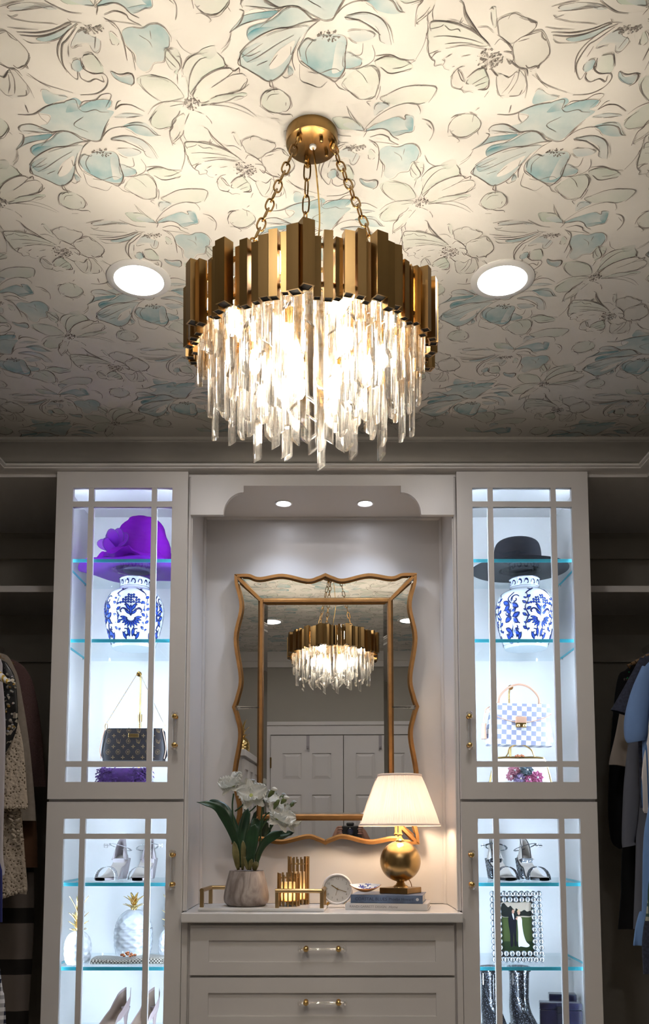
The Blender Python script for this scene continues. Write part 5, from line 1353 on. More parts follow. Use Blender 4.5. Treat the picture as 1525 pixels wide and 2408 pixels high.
def hand(a, L, w, m_, z):
    M = CC @ Matrix.Translation((0, 0, z)) @ Matrix.Rotation(a, 4, 'Z'); MB().box(-.006, L, -w, w, 0, .0005, M=M).build('hand', m_, t)
hand(PI / 2 + math.radians(57), .026, .0014, 'brass_bright', .0135); hand(math.radians(-18), .036, .0009, 'brass_bright', .0143); hand(math.radians(-105), .024, .0005, 'brass_bright', .0150)
MB().lathe([(0, .0125), (.0025, .0125), (.0025, .0165), (0, .0165)], seg=12, M=CC).build('hub', 'brass_bright', t, True)
for s in (-1, 1): MB().tube([(s * .030, .0, .020), (s * .043, 0, .0045)], [.0055, .0045], 10).build('foot', 'brass_bright', t, True)
# --- books
mat('page_edge', (.66, .63, .58), .8, noise=.08, nscale=8, stretch=(.2, .2, 40)); mat('book_blue', (.095, .135, .22), .4, noise=.55, nscale=14); mat('book_white', (.60, .58, .57), .4); mat('ink_navy', (.02, .03, .07), .5); mat('ink_grey', (.22, .20, .20), .5); mat('ink_light', (.6, .62, .66), .5)
def book(name, label, loc, rz, w, d, h, m_, texts):
    t = thing(name, label, 'book', loc, (0, 0, math.radians(rz)))
    c = .0025
    MB().box(0, w, 0, d, 0, c).box(0, w, 0, d, h - c, h).box(0, w, -.0015, .0025, 0, h).build('cover', m_, t, bevel=.0008)
    MB().box(.003, w - .004, .0025, d - .004, c, h - c).build('pages', 'page_edge', t)
    for s, x, size, al, sh_, im in texts:
        o = link('spine_title', text_mesh(s, size, al, sh_), t); o.data.materials.append(MATS[im])
        o.matrix_local = Matrix.Translation((x, -.0018, h / 2 - .0003)) @ Matrix.Rotation(PI / 2, 4, 'X')
    return t
book('hardcover_book', 'pale hardcover book lying under the blue book', (.084, 3.30, CT), -10, .298, .20, .0235, 'book_white', [('RANDI GARRETT DESIGN', .016, .0118, 'LEFT', 0, 'ink_grey'), ('Home', .158, .013, 'LEFT', .35, 'ink_grey')])
bb = book('hardcover_book', 'blue marbled hardcover book lying on the pale book under the lamp', (.104, 3.303, CT + .0238), -10, .262, .19, .030, 'book_blue', [('COASTAL BLUES', .016, .0158, 'LEFT', 0, 'ink_navy'), ('Phoebe Howard', .140, .0135, 'LEFT', 0, 'ink_navy')])
o = MB().lathe([(0, -.0003), (.0055, -.0003), (.0055, .0003), (0, .0003)], seg=20, M=Matrix.Translation((.243, -.0018, .015)) @ Matrix.Rotation(PI / 2, 4, 'X')).build('publisher_mark', 'ink_light', bb)
BT = CT + .0238 + .0303
# --- shell dish
vcol('dish_paint', .15, spec=.6); mat('dish_gold', (.50, .22, .07), .25, metal=.5)
t = thing('trinket_dish', 'small boat shaped dish with blue floral inside and copper outside', 'dish', (.158, 3.318, BT + .0085), (math.radians(17), 0, 0))
def dsh(u, v):
    a = 2 * PI * u; e = v
    x = .058 * math.cos(a) * e; y = .030 * math.sin(a) * e * (1 - .35 * abs(math.cos(a)) ** 3)
    return (x, y, .001 + .021 * v ** 2 + .006 * abs(math.cos(a)) ** 4 * v)
MB().grid(dsh, 40, 8, cu=True).build('outside', 'dish_gold', t, True, 80, solid=.0015)
sh = []; rdd = random.Random(4)
sh.append(('w', [(math.cos(2 * PI * q / 24), math.sin(2 * PI * q / 24)) for q in range(24)], (.72, .72, .74), 1, 0))
dm = MB(); dm.grid(lambda u, v: (lambda p: (p[0] * .99, p[1] * .99, p[2] + .0012))(dsh(u, v * .985)), 40, 8, cu=True); dm.build('inside', 'porcelain', t, True, 80)
sh = []
for k in range(26):
    a = rdd.random() * 2 * PI; r = .25 + .7 * rdd.random(); u, v = r * math.cos(a), r * math.sin(a)
    for q in range(4):
        b2 = a + q * 1.6; sh.append(('w', [(u, v), (u + .12 * math.cos(b2 - .4), v + .12 * math.sin(b2 - .4)), (u + .22 * math.cos(b2), v + .22 * math.sin(b2)), (u + .12 * math.cos(b2 + .4), v + .12 * math.sin(b2 + .4))], (.03, .05, .28), 1, 1))
def dmap(u, v, lay):
    r = min(.97, math.hypot(u, v)); a = math.atan2(v, u) / (2 * PI) % 1.0; p = dsh(a, r); return (p[0] * .985, p[1] * .985, p[2] + .0016 + .0002 * lay)
pm = MB(); print_mesh(pm, sh, dmap); pm.build('painted_flowers', 'dish_paint', t)
# --- lamp
LX_, LY_ = .293, 3.385
t = thing('table_lamp', 'brass ball table lamp with pleated cream shade on a square base', 'lamp', (LX_, LY_, BT))
mixmat('shade_fabric', [('D', .84, (.80, .72, .68), 0), ('L', .16, (.86, .78, .72), 0)])
mat('brass_satin', (.37, .25, .105), .27, metal=1.0, noise=.12, nscale=18, stretch=(1, 1, .3))
MB().box(-.058, .058, -.058, .058, 0, .021, M=Matrix.Rotation(math.radians(-32), 4, 'Z')).build('base', 'brass_dark', t, bevel=.0015)
MB().lathe([(0, .021), (.030, .021), (.028, .025), (.018, .032), (.014, .040), (.018, .046), (.020, .050), (0, .054)], seg=28).build('foot', 'brass_satin', t, True, 50)
MB().ball((0, 0, .118), .0765, 40, 24).build('ball', 'brass_satin', t, True)
MB().lathe([(0, .190), (.016, .190), (.018, .196), (.010, .203), (.0065, .210), (.006, .214), (.0105, .218), (.0075, .223), (.0062, .226), (.0062, .262), (0, .262)], seg=20).build('neck', 'brass_bright', t, True, 50)
SZ0, SZ1 = 1.270 - BT, 1.457 - BT
def shd(u, v):
    a = 2 * PI * u; r = .150 + (.082 - .150) * v
    k = .0024 * math.sin(a * 96 + 1.5 * math.sin(a * 17)) * (1 if .02 < v < .98 else 0)
    return ((r + k) * math.cos(a), (r + k) * math.sin(a), SZ0 + (SZ1 - SZ0) * v)
sh_o = MB().grid(shd, 480, 6, cu=True).build('lamp_shade', 'shade_fabric', t, True, 80)
for r, z in ((.1505, SZ0), (.0825, SZ1)):
    MB().lathe([(r - .0006, z - .004), (r + .0022, z - .003), (r + .002, z + .004), (r - .001, z + .005)], seg=64, cap=False).build('shade_band', 'shade_fabric', sh_o, True)
for k in range(3):
    a = 2 * PI * k / 3; MB().tube([(0, 0, SZ1 - .012), (.081 * math.cos(a), .081 * math.sin(a), SZ1 - .004)], .0012, 6).build('spider_arm', 'brass_bright', sh_o)
emis('lamp_bulb', (1.0, .74, .50), 62.0)
MB().lathe([(0, .262), (.010, .264), (.012, .272), (.024, .300), (.027, .318), (.020, .338), (0, .346)], seg=20).build('bulb', 'lamp_bulb', t, True)
MB().tube(cr([(.020, .010, .042), (.030, .012, .050), (.040, .016, .036), (.044, .030, .022)], 5), .0016, 6).build('cord', 'brass_dark', t, True)
# ------------------------------------------------------------------ hanging clothes
def cloth(name, c, rough=.85, **k): return mat(name, c, rough, spec=.2, sheen=.15, **k)
def pattern(name, build):
    m = bpy.data.materials.new(name); m.use_nodes = True; nt = m.node_tree; b = nt.nodes['Principled BSDF']
    b.inputs['Roughness'].default_value = .85; b.inputs['Specular IOR Level'].default_value = .2
    tc = nt.nodes.new('ShaderNodeTexCoord'); build(nt, tc.outputs['Object'], b); MATS[name] = m
def mixc(nt, fac, c1, c2):
    mx = nt.nodes.new('ShaderNodeMix'); mx.data_type = 'RGBA'; mx.inputs[6].default_value = (*c1, 1); mx.inputs[7].default_value = (*c2, 1)
    nt.links.new(fac, mx.inputs[0]); return mx.outputs[2]
def stripes(nt, vec, axis, scale, duty, off=0.0):
    sx = nt.nodes.new('ShaderNodeSeparateXYZ'); nt.links.new(vec, sx.inputs[0])
    a = nt.nodes.new('ShaderNodeMath'); a.operation = 'MULTIPLY_ADD'; a.inputs[1].default_value = scale; a.inputs[2].default_value = off; nt.links.new(sx.outputs[axis], a.inputs[0])
    f = nt.nodes.new('ShaderNodeMath'); f.operation = 'FRACT'; nt.links.new(a.outputs[0], f.inputs[0])
    g = nt.nodes.new('ShaderNodeMath'); g.operation = 'LESS_THAN'; g.inputs[1].default_value = duty; nt.links.new(f.outputs[0], g.inputs[0])
    return g.outputs[0]
def p_paisley(nt, v, b):
    t = nt.nodes.new('ShaderNodeTexVoronoi'); t.inputs['Scale'].default_value = 22; n = nt.nodes.new('ShaderNodeTexNoise'); n.inputs['Scale'].default_value = 14
    ad = nt.nodes.new('ShaderNodeVectorMath'); ad.operation = 'ADD'; nt.links.new(v, ad.inputs[0]); nt.links.new(n.outputs['Color'], ad.inputs[1]); nt.links.new(v, n.inputs['Vector'])
    nt.links.new(ad.outputs[0], t.inputs['Vector'])
    w = nt.nodes.new('ShaderNodeMath'); w.operation = 'SINE'; m = nt.nodes.new('ShaderNodeMath'); m.operation = 'MULTIPLY'; m.inputs[1].default_value = 38
    nt.links.new(t.outputs['Distance'], m.inputs[0]); nt.links.new(m.outputs[0], w.inputs[0])
    nt.links.new(mixc(nt, w.outputs[0], (.12, .065, .06), (.24, .15, .14)), b.inputs['Base Color'])
pattern('paisley', p_paisley)
pattern('banded_wool', lambda nt, v, b: nt.links.new(mixc(nt, stripes(nt, v, 2, 1 / .19, .30, .62), (.17, .14, .12), (.022, .019, .017)), b.inputs['Base Color']))
def p_lace(nt, v, b):
    t = nt.nodes.new('ShaderNodeTexVoronoi'); t.inputs['Scale'].default_value = 95; nt.links.new(v, t.inputs['Vector'])
    r = nt.nodes.new('ShaderNodeMath'); r.operation = 'LESS_THAN'; r.inputs[1].default_value = .28; nt.links.new(t.outputs['Distance'], r.inputs[0])
    nt.links.new(mixc(nt, r.outputs[0], (.50, .42, .33), (.12, .09, .06)), b.inputs['Base Color'])
    bp = nt.nodes.new('ShaderNodeBump'); bp.inputs['Strength'].default_value = 1; bp.inputs['Distance'].default_value = .004; nt.links.new(t.outputs['Distance'], bp.inputs['Height']); nt.links.new(bp.outputs[0], b.inputs['Normal'])
pattern('lace', p_lace)
pattern('yellow_stripe', lambda nt, v, b: nt.links.new(mixc(nt, stripes(nt, v, 0, 90, .45), (.70, .68, .62), (.50, .33, .06)), b.inputs['Base Color']))
def p_ging(nt, v, b):
    a = stripes(nt, v, 0, 40, .5); c = stripes(nt, v, 2, 40, .5); m = nt.nodes.new('ShaderNodeMath'); m.operation = 'ADD'; nt.links.new(a, m.inputs[0]); nt.links.new(c, m.inputs[1])
    h = nt.nodes.new('ShaderNodeMath'); h.operation = 'MULTIPLY'; h.inputs[1].default_value = .5; nt.links.new(m.outputs[0], h.inputs[0])
    nt.links.new(mixc(nt, h.outputs[0], (.62, .62, .65), (.01, .012, .03)), b.inputs['Base Color'])
pattern('gingham', p_ging)
def p_plaid(nt, v, b):
    a = stripes(nt, v, 0, 45, .35); c = stripes(nt, v, 2, 30, .3); m = nt.nodes.new('ShaderNodeMath'); m.operation = 'MAXIMUM'; nt.links.new(a, m.inputs[0]); nt.links.new(c, m.inputs[1])
    nt.links.new(mixc(nt, m.outputs[0], (.30, .32, .26), (.04, .08, .07)), b.inputs['Base Color'])
pattern('plaid', p_plaid)
pattern('blue_stripe', lambda nt, v, b: nt.links.new(mixc(nt, stripes(nt, v, 0, 42, .22), (.60, .56, .54), (.05, .12, .26)), b.inputs['Base Color']))
cloth('wool_beige', (.33, .28, .23), noise=.08, nscale=60); cloth('brown_cotton', (.11, .05, .025), noise=.15); cloth('knit_black', (.004, .004, .005)); glitter('sequins', (.006, .006, .007), (.55, .5, .42), 90, .80)
cloth('grey_jersey', (.42, .39, .40)); cloth('navy_cotton', (.02, .025, .12)); cloth('cream_crepe', (.34, .29, .25)); cloth('slate_crepe', (.15, .16, .20)); cloth('denim_dark', (.035, .04, .065), noise=.35, nscale=120); cloth('sky_cotton', (.16, .27, .52), noise=.05); cloth('blue_poplin', (.13, .24, .47), noise=.05)
mat('hanger_wood', (.30, .18, .09), .4, noise=.2, nscale=20)
XR = 1.40; ROD_Z = 2.03
for s, nm in ((-1, 'purple'), (1, 'black')):
    r = MB().tube([(s * XR, 2.2, ROD_Z), (s * XR, BACK - .02, ROD_Z)], .015, 14).build('closet_rod', 'silver', None, True)
    tag(r, 'metal closet rod carrying the clothes beside the %s hat cabinet' % nm, 'rod')
def garment(name, label, cat, s, Y, prof, m_, thick=.015, fold=.004, nf=5, hem=0.0, sleeve=None, seed=0):
    """prof: inner silhouette, (row, column) of the 1525x2408 frame read at depth Y"""
    P = [at(u, v, Y) for v, u in prof]
    top = P[0]; t = thing(name, label, cat, (s * XR, Y, ROD_Z - .06))
    rows = [(abs(p.x), p.z) for p in P]
    if rows[0][1] < ROD_Z - .12 or rows[0][0] < XR - .10:
        rows = [(XR - .05, max(ROD_Z - .075, rows[0][1] + .03))] + rows
    R_ = cr(rows, 5); n = len(R_); z0, z1 = R_[0][1], R_[-1][1]
    def fn(u, v):
        x_in, z = R_[min(n - 1, int(round(v * (n - 1))))]
        a = 2 * PI * u; hw = max(.02, XR - x_in); k = (z0 - z) / max(.01, z0 - z1)
        x = s * XR + hw * math.copysign(abs(math.cos(a)) ** .75, math.cos(a))
        th = thick * (.45 + .55 * min(1, k * 3))
        y = Y + th * math.copysign(abs(math.sin(a)) ** .7, math.sin(a)) + fold * k * math.sin(nf * 9 * (x - s * XR) + seed) + fold * .7 * k * math.sin(nf * 23 * (x - s * XR) + seed * 2)
        zz = z + (hem * math.sin(14 * x + seed) if v > .97 else 0)
        return (x - s * XR, y - Y, zz - (ROD_Z - .06))
    MB().grid(fn, 64, n, cu=True).build('body', m_, t, True, 80)
    hg = MB().tube(cr([(-.20, 0, -.075), (-.10, 0, -.035), (0, 0, -.01), (.10, 0, -.035), (.20, 0, -.075)], 5), .006, 8)
    hg.tube(cr([(0, 0, -.01), (0, 0, .03), (.014, 0, .055), (.0, 0, .078), (-.018, 0, .062)], 5), .002, 6); hg.build('hanger', 'hanger_wood', t, True)
    if sleeve:
        for mm, pts, rad in sleeve:
            Q = [at(u, v, Y - .004) - Vector((s * XR, Y, ROD_Z - .06)) for v, u in pts]
            C = cr([tuple(q) for q in Q], 5); rr_ = cr([(q,) for q in rad], 5); MB().tube(C, [max(.002, q[0]) for q in rr_], 16, cap=False, flat=.45).build('sleeve', mm, t, True, 80)
    return t
def beads(t, s, Y, pts, n, r, mats, seed):
    rb_ = random.Random(seed); C = cr([tuple(at(u, v, Y) - Vector((s * XR, Y, ROD_Z - .06))) for v, u in pts], 8)
    for k in range(n):
        c = C[int(rb_.random() * (len(C) - 1))]; MB().ball((c[0] + rb_.uniform(-.02, .02), -.026 - rb_.uniform(0, .006), c[2] + rb_.uniform(-.012, .012)), r * rb_.uniform(.5, 1.1), 7, 5).build('bead', rb_.choice(mats), t)
mat('bead_red', (.35, .02, .02), .1); mat('bead_green', (.02, .2, .08), .1)
# beside the purple-hat cabinet, far to near
garment('paisley_jacket', 'dark maroon paisley jacket hanging nearest the purple hat cabinet', 'jacket', -1, 3.47, [(1546, 10), (1556, 40), (1575, 62), (1610, 79), (1680, 92), (1760, 101), (1850, 108)], 'paisley')
garment('banded_coat', 'long taupe coat with wide dark bands hanging behind the lace tunic', 'coat', -1, 3.425, [(1600, 20), (1700, 60), (1900, 76), (2078, 80), (2200, 79), (2300, 73), (2408, 66), (2560, 58)], 'banded_wool', .016, .004)
garment('brown_dress', 'plain brown dress hanging behind the beige blazer', 'dress', -1, 3.38, [(1620, 20), (1750, 62), (1850, 76), (1900, 84), (2000, 88), (2040, 88)], 'brown_cotton')
garment('beige_blazer', 'beige blazer hanging between the paisley jacket and the lace tunic', 'blazer', -1, 3.335, [(1536, 2), (1545, 20), (1570, 34), (1600, 45), (1680, 59), (1760, 70), (1850, 79), (1930, 84)], 'wool_beige')
lt = garment('lace_trousers', 'cream lace trousers with scalloped hem hanging under the lace tunic', 'trousers', -1, 3.285, [(1700, 0), (1893, 46), (1960, 54), (2030, 60), (2085, 64), (2100, 62)], 'lace', .015, .004, 5, .008)
g_ = garment('lace_tunic', 'cream crochet lace tunic hanging in front of the beige blazer', 'tunic', -1, 3.235, [(1600, 5), (1640, 22), (1700, 43), (1760, 55), (1850, 62), (1893, 65)], 'lace', .015, .004, 5, .006)
for t_, Yv, vv, ua, ub in ((g_, 3.235, 1890, 8, 64), (lt, 3.285, 2100, 8, 62)):
    for k in range(9):
        p = at(ua + (ub - ua) * k / 8, vv + 8 - (k * 2.2 if vv > 2000 else 0), Yv) - Vector((-XR, Yv, ROD_Z - .06)); MB().ball((p.x, -.020, p.z), (.009, .005, .009), 8, 5).build('scallop', 'lace', t_, True)
for k in range(7):
    for sg in (-1, 1):
        p = at(36 + k * 2.2, 1905 + k * 12, 3.285) - Vector((-XR, 3.285, ROD_Z - .06))
        MB().ball((p.x + sg * .011, -.030, p.z), (.013, .004, .0055), 8, 5, M=Matrix.Rotation(sg * -.6, 4, 'Y')).build('applique_leaf', 'lace', lt, True)
g_ = garment('sequin_top', 'black top with sequined neckline in front of the lace tunic', 'top', -1, 3.18, [(1550, 0), (1565, 20), (1600, 36), (1680, 42), (1720, 37), (1770, 14)], 'sequins')
beads(g_, -1, 3.18, [(1590, 30), (1640, 30), (1700, 28), (1725, 24)], 26, .0062, ['silver', 'brass_bright', 'silver'], 1)
garment('grey_dress', 'pale grey long dress hanging before the black sequined top', 'dress', -1, 3.11, [(1540, -8), (1600, 6), (1700, 13), (1800, 12), (1900, 10), (2000, 8), (2050, 12), (2060, 8)], 'grey_jersey', .022, .008, 7)
garment('striped_shirt', 'white shirt with yellow diagonal stripes, sleeve tip showing', 'shirt', -1, 3.00, [(1560, -40), (1600, -10), (1700, -8), (1900, -8)], 'yellow_stripe', sleeve=[('yellow_stripe', [(1575, -20), (1592, 2), (1606, 20)], [.035, .030, .012])])
garment('navy_skirt', 'navy blue skirt hanging low beside the lace trousers', 'skirt', -1, 2.95, [(1900, -40), (2030, 0), (2060, 6), (2168, 7)], 'navy_cotton')
garment('gingham_dress', 'black and white gingham dress hanging lowest of the row', 'dress', -1, 2.89, [(1700, -60), (2270, 0), (2340, 10), (2410, 15), (2500, 20)], 'gingham')
# beside the black-hat cabinet
g_ = garment('black_dress', 'black dress with jewelled collar hanging nearest the black hat cabinet', 'dress', 1, 3.47, [(1553, 1500), (1575, 1470), (1590, 1453), (1650, 1443), (1750, 1435), (1830, 1430), (1900, 1428), (1960, 1432), (1985, 1440), (1996, 1456)], 'knit_black')
beads(g_, 1, 3.47, [(1560, 1486), (1590, 1478), (1620, 1464)], 16, .0055, ['silver', 'bead_red', 'bead_green', 'brass_bright'], 2)
garment('black_trousers', 'black trousers hanging below the jewelled black dress', 'trousers', 1, 3.425, [(1700, 1490), (1990, 1463), (2100, 1459), (2185, 1451)], 'knit_black')
garment('cream_blouse', 'cream sleeveless blouse hanging in front of the black dress', 'blouse', 1, 3.38, [(1552, 1508), (1580, 1491), (1650, 1463), (1720, 1447), (1790, 1431), (1800, 1433)], 'cream_crepe', .014, .004, 5, .010)
garment('slate_dress', 'slate grey dress with gathered cuff hanging beside the cream blouse', 'dress', 1, 3.33, [(1640, 1520), (1750, 1492), (1990, 1494), (2185, 1489)], 'slate_crepe', sleeve=[('slate_crepe', [(1700, 1500), (1830, 1487), (1920, 1481), (1975, 1476), (1990, 1478)], [.03, .032, .03, .024, .026])])
garment('denim_blouse', 'dark denim blouse with ruffled short sleeve', 'blouse', 1, 3.27, [(1535, 1522), (1570, 1510), (1640, 1497), (1750, 1500), (1900, 1505)], 'denim_dark', sleeve=[('denim_dark', [(1550, 1516), (1610, 1494), (1652, 1472), (1678, 1464)], [.02, .034, .036, .048])])
garment('sky_blouse', 'light blue blouse with gathered elbow sleeve', 'blouse', 1, 3.20, [(1555, 1526), (1600, 1512), (1700, 1508), (1900, 1515)], 'sky_cotton', sleeve=[('sky_cotton', [(1570, 1522), (1630, 1506), (1690, 1496), (1730, 1494), (1744, 1496)], [.022, .036, .044, .042, .034])])
garment('striped_blouse', 'white blouse with navy piping in front of the light blue blouse', 'blouse', 1, 3.13, [(1640, 1540), (1740, 1522), (1790, 1511), (1850, 1506), (1900, 1509), (1912, 1514)], 'blue_stripe', .018, .005)
garment('tiered_dress', 'blue tiered dress with ruffled hem', 'dress', 1, 3.07, [(1700, 1560), (1895, 1523), (1980, 1512), (2138, 1508), (2146, 1503), (2215, 1488), (2224, 1488)], 'blue_poplin', .022, .006, 8, .008)
garment('denim_jeans', 'dark blue jeans hanging below the blue tiered dress', 'jeans', 1, 3.015, [(2000, 1560), (2180, 1511), (2290, 1510)], 'denim_dark')
garment('plaid_shirt', 'green plaid shirt hem showing before the blue tiered dress', 'shirt', 1, 2.965, [(1900, 1560), (2060, 1526), (2120, 1520), (2165, 1515)], 'plaid')
# hamper below
t = thing('wire_hamper', 'dark round wire hamper with red handle under the hanging jeans', 'hamper', (1.33, 3.08, 0))
for k in range(28):
    a = 2 * PI * k / 28; MB().tube([(.17 * math.cos(a), .17 * math.sin(a), 0), (.20 * math.cos(a + .35), .20 * math.sin(a + .35), .60)], .0025, 5).build('wire', 'patent_black', t)
for r, z in ((.17, .004), (.185, .3), (.20, .60)): MB().tube([(r * math.cos(2 * PI * k / 40), r * math.sin(2 * PI * k / 40), z) for k in range(40)], .007, 8, closed=True).build('hoop', 'patent_black', t, True)
mat('red_leather', (.20, .03, .02), .5)
MB().tube(cr([(-.12, -.15, .60), (-.10, -.10, .70), (.0, 0, .74), (.10, .10, .70), (.12, .15, .60)], 6), .006, 8).build('handle', 'red_leather', t, True)
# ------------------------------------------------------------------ the door side of the room, seen in the mirror
mat('door_paint', WHITE, .5); 
def panel_door(name, x0, x1, swing):
    y0, y1 = FRONT + .001, FRONT + .036; H = 2.05
    d = MB().box(x0, x1, y0, y1 - .010, .008, H).build(name, 'door_paint', None); d['kind'] = 'structure'
    w = x1 - x0; xs = [(x0 + .10, x0 + w / 2 - .045), (x0 + w / 2 + .045, x1 - .10)]; zs = [(.20, .78), (.90, 1.55), (1.68, 1.90)]
    fr_ = MB(); yA, yB = y1 - .011, y1
    fr_.box(x0, xs[0][0], yA, yB, .008, H).box(xs[1][1], x1, yA, yB, .008, H).box(xs[0][1], xs[1][0], yA, yB, .008, H)
    for a, b in xs:
        zz = [.008] + [q for z in zs for q in z] + [H]
        for k in range(0, len(zz), 2): fr_.box(a, b, yA, yB, zz[k], zz[k + 1])
    fr_.build('stile_frame', 'door_paint', d)
    for a, b in xs:
        for c, e in zs:
            i = .028
            MB().add([(a, yA, c), (b, yA, c), (b, yA, e), (a, yA, e), (a + i, yB - .002, c + i), (b - i, yB - .002, c + i), (b - i, yB - .002, e - i), (a + i, yB - .002, e - i)],
                     [(4, 5, 6, 7), (0, 1, 5, 4), (1, 2, 6, 5), (2, 3, 7, 6), (3, 0, 4, 7)]).build('raised_panel', 'door_paint', d)
    MB().ball((x1 - .05 if swing > 0 else x0 + .05, y1 + .04, .95), .024, 14, 8).tube([(x1 - .05 if swing > 0 else x0 + .05, y1, .95), (x1 - .05 if swing > 0 else x0 + .05, y1 + .04, .95)], .009, 8).build('knob', 'brass_bright', d, True)
    for z in (.25, 1.02, 1.82): MB().tube([(x0 if swing > 0 else x1, y1 + .004, z - .045), (x0 if swing > 0 else x1, y1 + .004, z + .045)], .007, 8).build('hinge', 'brass_dark', d, True)
    return d
panel_door('door_1', -.615, -.003, 1); panel_door('door_2', .003, .615, -1)
cs = MB().box(-.70, -.62, FRONT, FRONT + .02, 0, 2.06).box(.62, .70, FRONT, FRONT + .02, 0, 2.06).box(-.70, .70, FRONT, FRONT + .022, 2.06, 2.14).box(-.72, .72, FRONT, FRONT + .035, 2.14, 2.17)
tc_ = cs.build('trim_4', 'door_paint', None); tc_['kind'] = 'structure'
for x, lb in ((-.30, 'pale plastic over-door hook on the panelled door next to the white armoire'), (.31, 'pale plastic over-door hook on the other panelled door')):
    t = thing('door_hook', lb, 'hook', (x, FRONT + .036, 1.93))
    MB().box(-.013, .013, 0, .003, 0, .12).build('plate', 'grey_jersey', t, bevel=.003); MB().tube(cr([(0, .003, .03), (0, .02, .01), (0, .035, .012), (0, .04, .03)], 5), .008, 8).build('peg', 'grey_jersey', t, True)
# crown on the door wall
c_ = MB().box(-XS, XS, FRONT, FRONT + .05, 2.69, CEIL - .0005).box(-XS, XS, FRONT, FRONT + .03, 2.64, 2.69).build('trim_5', 'crown_paint', None); c_['kind'] = 'structure'
# white armoire beside the doors
AX0, AX1, AY0, AY1, AZ = -1.165, -.735, FRONT + .045, .46, 1.80
t = thing('armoire', 'white shaker armoire standing beside the panelled doors, seen in the mirror', 'armoire')
MB().box(AX0, AX1, AY0, AY1, 0, AZ).build('body', 'white_lacquer', t)
MB().box(AX0, AX1 + .03, AY0, AY1 + .03, AZ, AZ + .05).build('top', 'white_lacquer', t, bevel=.004)
n = 3; w = (AY1 - AY0) / n
for k in range(n):
    a, b = AY0 + k * w + .006, AY0 + (k + 1) * w - .006
    d = MB().box(AX1, AX1 + .018, a, a + .06, .08, AZ - .02).box(AX1, AX1 + .018, b - .06, b, .08, AZ - .02).box(AX1, AX1 + .018, a + .06, b - .06, AZ - .09, AZ - .02).box(AX1, AX1 + .018, a + .06, b - .06, .08, .15).box(AX1, AX1 + .008, a + .06, b - .06, .15, AZ - .09).build('door', 'white_lacquer', t)
    MB().ball((AX1 + .032, b - .03, 1.0), .012, 10, 6).build('door_knob', 'brass_bright', d, True)
def gold_pine(x, y, h, lb):
    t = thing('gold_pineapple', lb, 'ornament', (x, y, AZ + .0503)); 
    pine_body(h * .22, h * .55).build('body', 'gold', t, True, 60); leaves(t, h * .52, ((7, .01, h * .22, .6, 0, .012), (6, .008, h * .3, .9, .03, .012), (4, .004, h * .42, 1.25, .05, .010)))
gold_pine(-.80, .30, .20, 'gold pineapple ornament on the armoire beside the flower vase'); gold_pine(-.80, -.05, .26, 'larger gold pineapple ornament on the armoire towards the panelled doors')
t = thing('flower_vase', 'blue-grey vase of white and lilac flowers on the armoire', 'vase', (-1.00, .33, AZ + .0503))
mat('vase_slate', (.12, .14, .18), .4); mat('bloom_lilac', (.35, .32, .55), .8); mat('bloom_white', (.72, .70, .62), .8)
MB().lathe([(0, 0), (.05, 0), (.065, .06), (.055, .13), (.048, .15), (.044, .15), (.05, .06), (0, .02)], seg=28).build('vase', 'vase_slate', t, True)
rv = random.Random(8)
for k in range(22):
    a = rv.random() * 2 * PI; r = .11 * math.sqrt(rv.random()); z = .20 + .20 * rv.random() - r * .5
    c = (r * math.cos(a), r * math.sin(a), z)
    MB().tube([(c[0] * .2, c[1] * .2, .14), c], .0025, 5).build('stem', 'stem_green', t)
    MB().ball(c, rv.uniform(.022, .038), 12, 8, fn=lambda v: 1 + .14 * math.sin(9 * v[0] + 5 * v[1]) * math.cos(8 * v[2])).build('bloom', ['bloom_white', 'bloom_lilac', 'bloom_white', 'leaf_green'][k % 4], t, True)
# ------------------------------------------------------------------ the photographer, seen small in the mirror
mat('skin', (.45, .24, .17), .5, sss=.1); mat('shirt_dark', (.015, .015, .018), .8); mat('trouser_navy', (.02, .03, .08), .8); mat('hair_brown', (.035, .018, .010), .6, noise=.4, nscale=60, stretch=(6, 6, 1)); mat('camera_black', (.010, .010, .011), .4); mat('lens_glass', (.02, .02, .04), .05, coat=1.0)
def skin(name, verts, edges, radii, m_, parent, sub=2, root=0):
    me = bpy.data.meshes.new(name); me.from_pydata(verts, edges, []); me.materials.append(MATS[m_])
    o = link(name, me, parent); md = o.modifiers.new('skin', 'SKIN'); md.use_smooth_shade = True
    for v, r in zip(me.skin_vertices[0].data, radii): v.radius = (r, r) if not isinstance(r, tuple) else r
    me.skin_vertices[0].data[root].use_root = True
    sb = o.modifiers.new('sub', 'SUBSURF'); sb.levels = sub; sb.render_levels = sub
    return o
p = thing('person', 'kneeling person in dark clothes raising a camera, seen in the mirror', 'person', (.09, -.205, 0))
V = []; Eg = []; Rr = []
def jv(x, y, z, r, par=None):
    V.append((x, y, z)); Rr.append(r); i = len(V) - 1
    if par is not None: Eg.append((par, i))
    return i
pel = jv(0, -.03, .50, (.14, .10)); wa = jv(0, -.05, .64, (.115, .085), pel); chst = jv(0, -.06, .80, (.135, .095), wa); nk0 = jv(0, -.06, .92, .06, chst); nk = jv(.02, -.05, .98, .048, nk0); hd = jv(.03, -.04, 1.06, (.070, .085), nk); hd2 = jv(.035, -.03, 1.14, (.072, .088), hd)
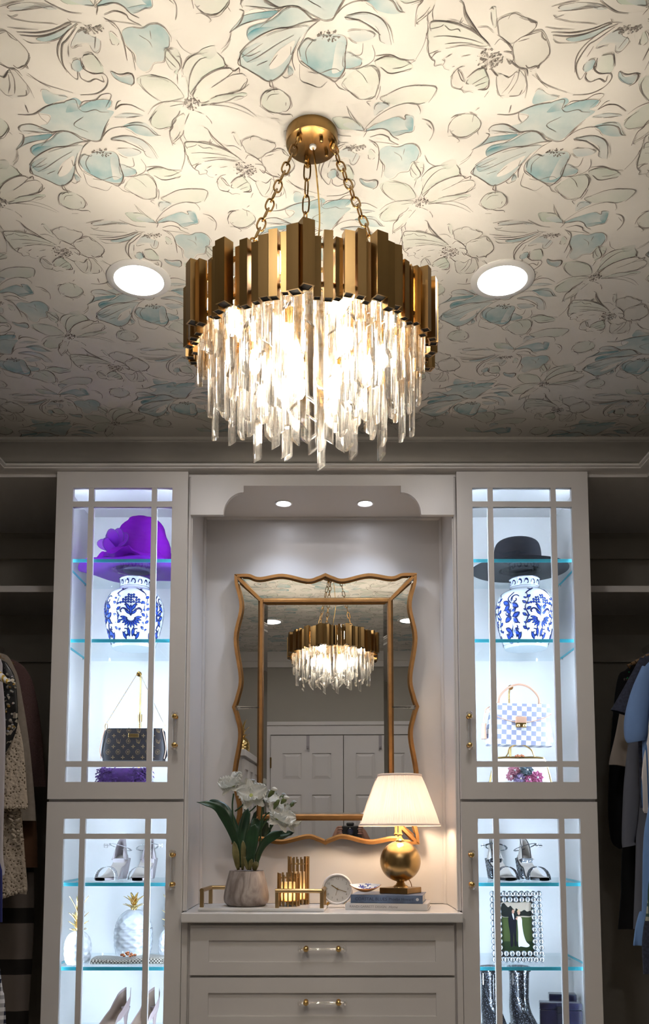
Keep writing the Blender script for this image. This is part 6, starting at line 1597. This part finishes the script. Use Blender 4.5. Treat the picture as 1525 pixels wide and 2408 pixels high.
for s in (-1, 1):
    hp_ = jv(s * .085, -.02, .47, .085, pel); kn = jv(s * .10, .10, .07, .058, hp_); an = jv(s * .10, -.18, .05, .042, kn); toe = jv(s * .10, -.22, .03, .03, an)
    sh_ = jv(s * .165, -.06, .88, .055, chst); el_ = jv(s * .20, .07, .98, .042, sh_); wr = jv(s * .118 - .03, .135, 1.205, .026, el_); pa = jv(s * .104 - .03, .136, 1.245, (.018, .032), wr)
    for k in range(4):
        b0 = jv(s * .096 - .03, .158, 1.226 + .017 * k, .0092, pa); b1 = jv(s * .082 - .03, .170, 1.226 + .0175 * k, .0085, b0); b2 = jv(s * (.058 + .004 * (k % 2)) - .03, .165, 1.226 + .0175 * k, .0078, b1)
    t0 = jv(s * .088 - .03, .108, 1.252, .010, pa); t1 = jv(s * .070 - .03, .086, 1.258, .0085, t0)
skin('body', V, Eg, Rr, 'skin', p)
V2 = [V[pel], V[wa], V[chst], V[nk0]]; E2 = [(0, 1), (1, 2), (2, 3)]; R2 = [(.15, .11), (.128, .098), (.148, .108), (.070, .066)]
base_i = 4
for s in (-1, 1):
    V2 += [(s * .165, -.06, .88), (s * .20, .07, .98), (s * .13 - .02, .11, 1.10)]; E2 += [(2, base_i), (base_i, base_i + 1), (base_i + 1, base_i + 2)]; R2 += [.068, .052, .042]; base_i += 3
skin('shirt', V2, E2, R2, 'shirt_dark', p)
V3 = [(0, -.03, .50), (-.085, -.02, .46), (-.10, .10, .07), (-.10, -.16, .055), (.085, -.02, .46), (.10, .10, .07), (.10, -.16, .055)]
skin('trousers', V3, [(0, 1), (1, 2), (2, 3), (0, 4), (4, 5), (5, 6)], [(.155, .115), .098, .068, .054, .098, .068, .054], 'trouser_navy', p)
MB().ball((.035, -.055, 1.125), (.092, .105, .115), 20, 14, fn=lambda v: 1 + .03 * math.sin(14 * v[0] + 3 * v[2])).tube(cr([(.10, -.06, 1.12), (.115, -.04, 1.02), (.105, .0, .92), (.09, .02, .84)], 5), [.03] * 5 + [.036] * 5 + [.026] * 6, 8).tube(cr([(-.04, -.06, 1.12), (-.06, -.05, 1.0), (-.05, -.0, .9)], 5), .026, 8).build('hair', 'hair_brown', p, True)
MB().ball((.035, .052, 1.105), (.011, .016, .016), 10, 7).build('nose', 'skin', p, True)
cm = thing('photo_camera', 'black camera held up by the photographer, seen in the mirror', 'camera', (.06, -.080, 1.245))
MB().box(-.066, .066, -.028, .022, -.040, .042).box(-.030, .030, -.026, .020, .042, .068).build('body', 'camera_black', cm, bevel=.008)
LM = Matrix.Translation((0, .020, 0)) @ Matrix.Rotation(-PI / 2, 4, 'X')
MB().lathe([(.034, 0), (.036, .004), (.036, .030), (.033, .034), (.030, .034), (.028, .028), (0, .026)], seg=32, M=LM).build('lens_barrel', 'camera_black', cm, True, 40)
MB().lathe([(0, .032), (.012, .031), (.027, .027), (0, .0268)], seg=28, M=LM).build('lens_glass', 'lens_glass', cm, True)
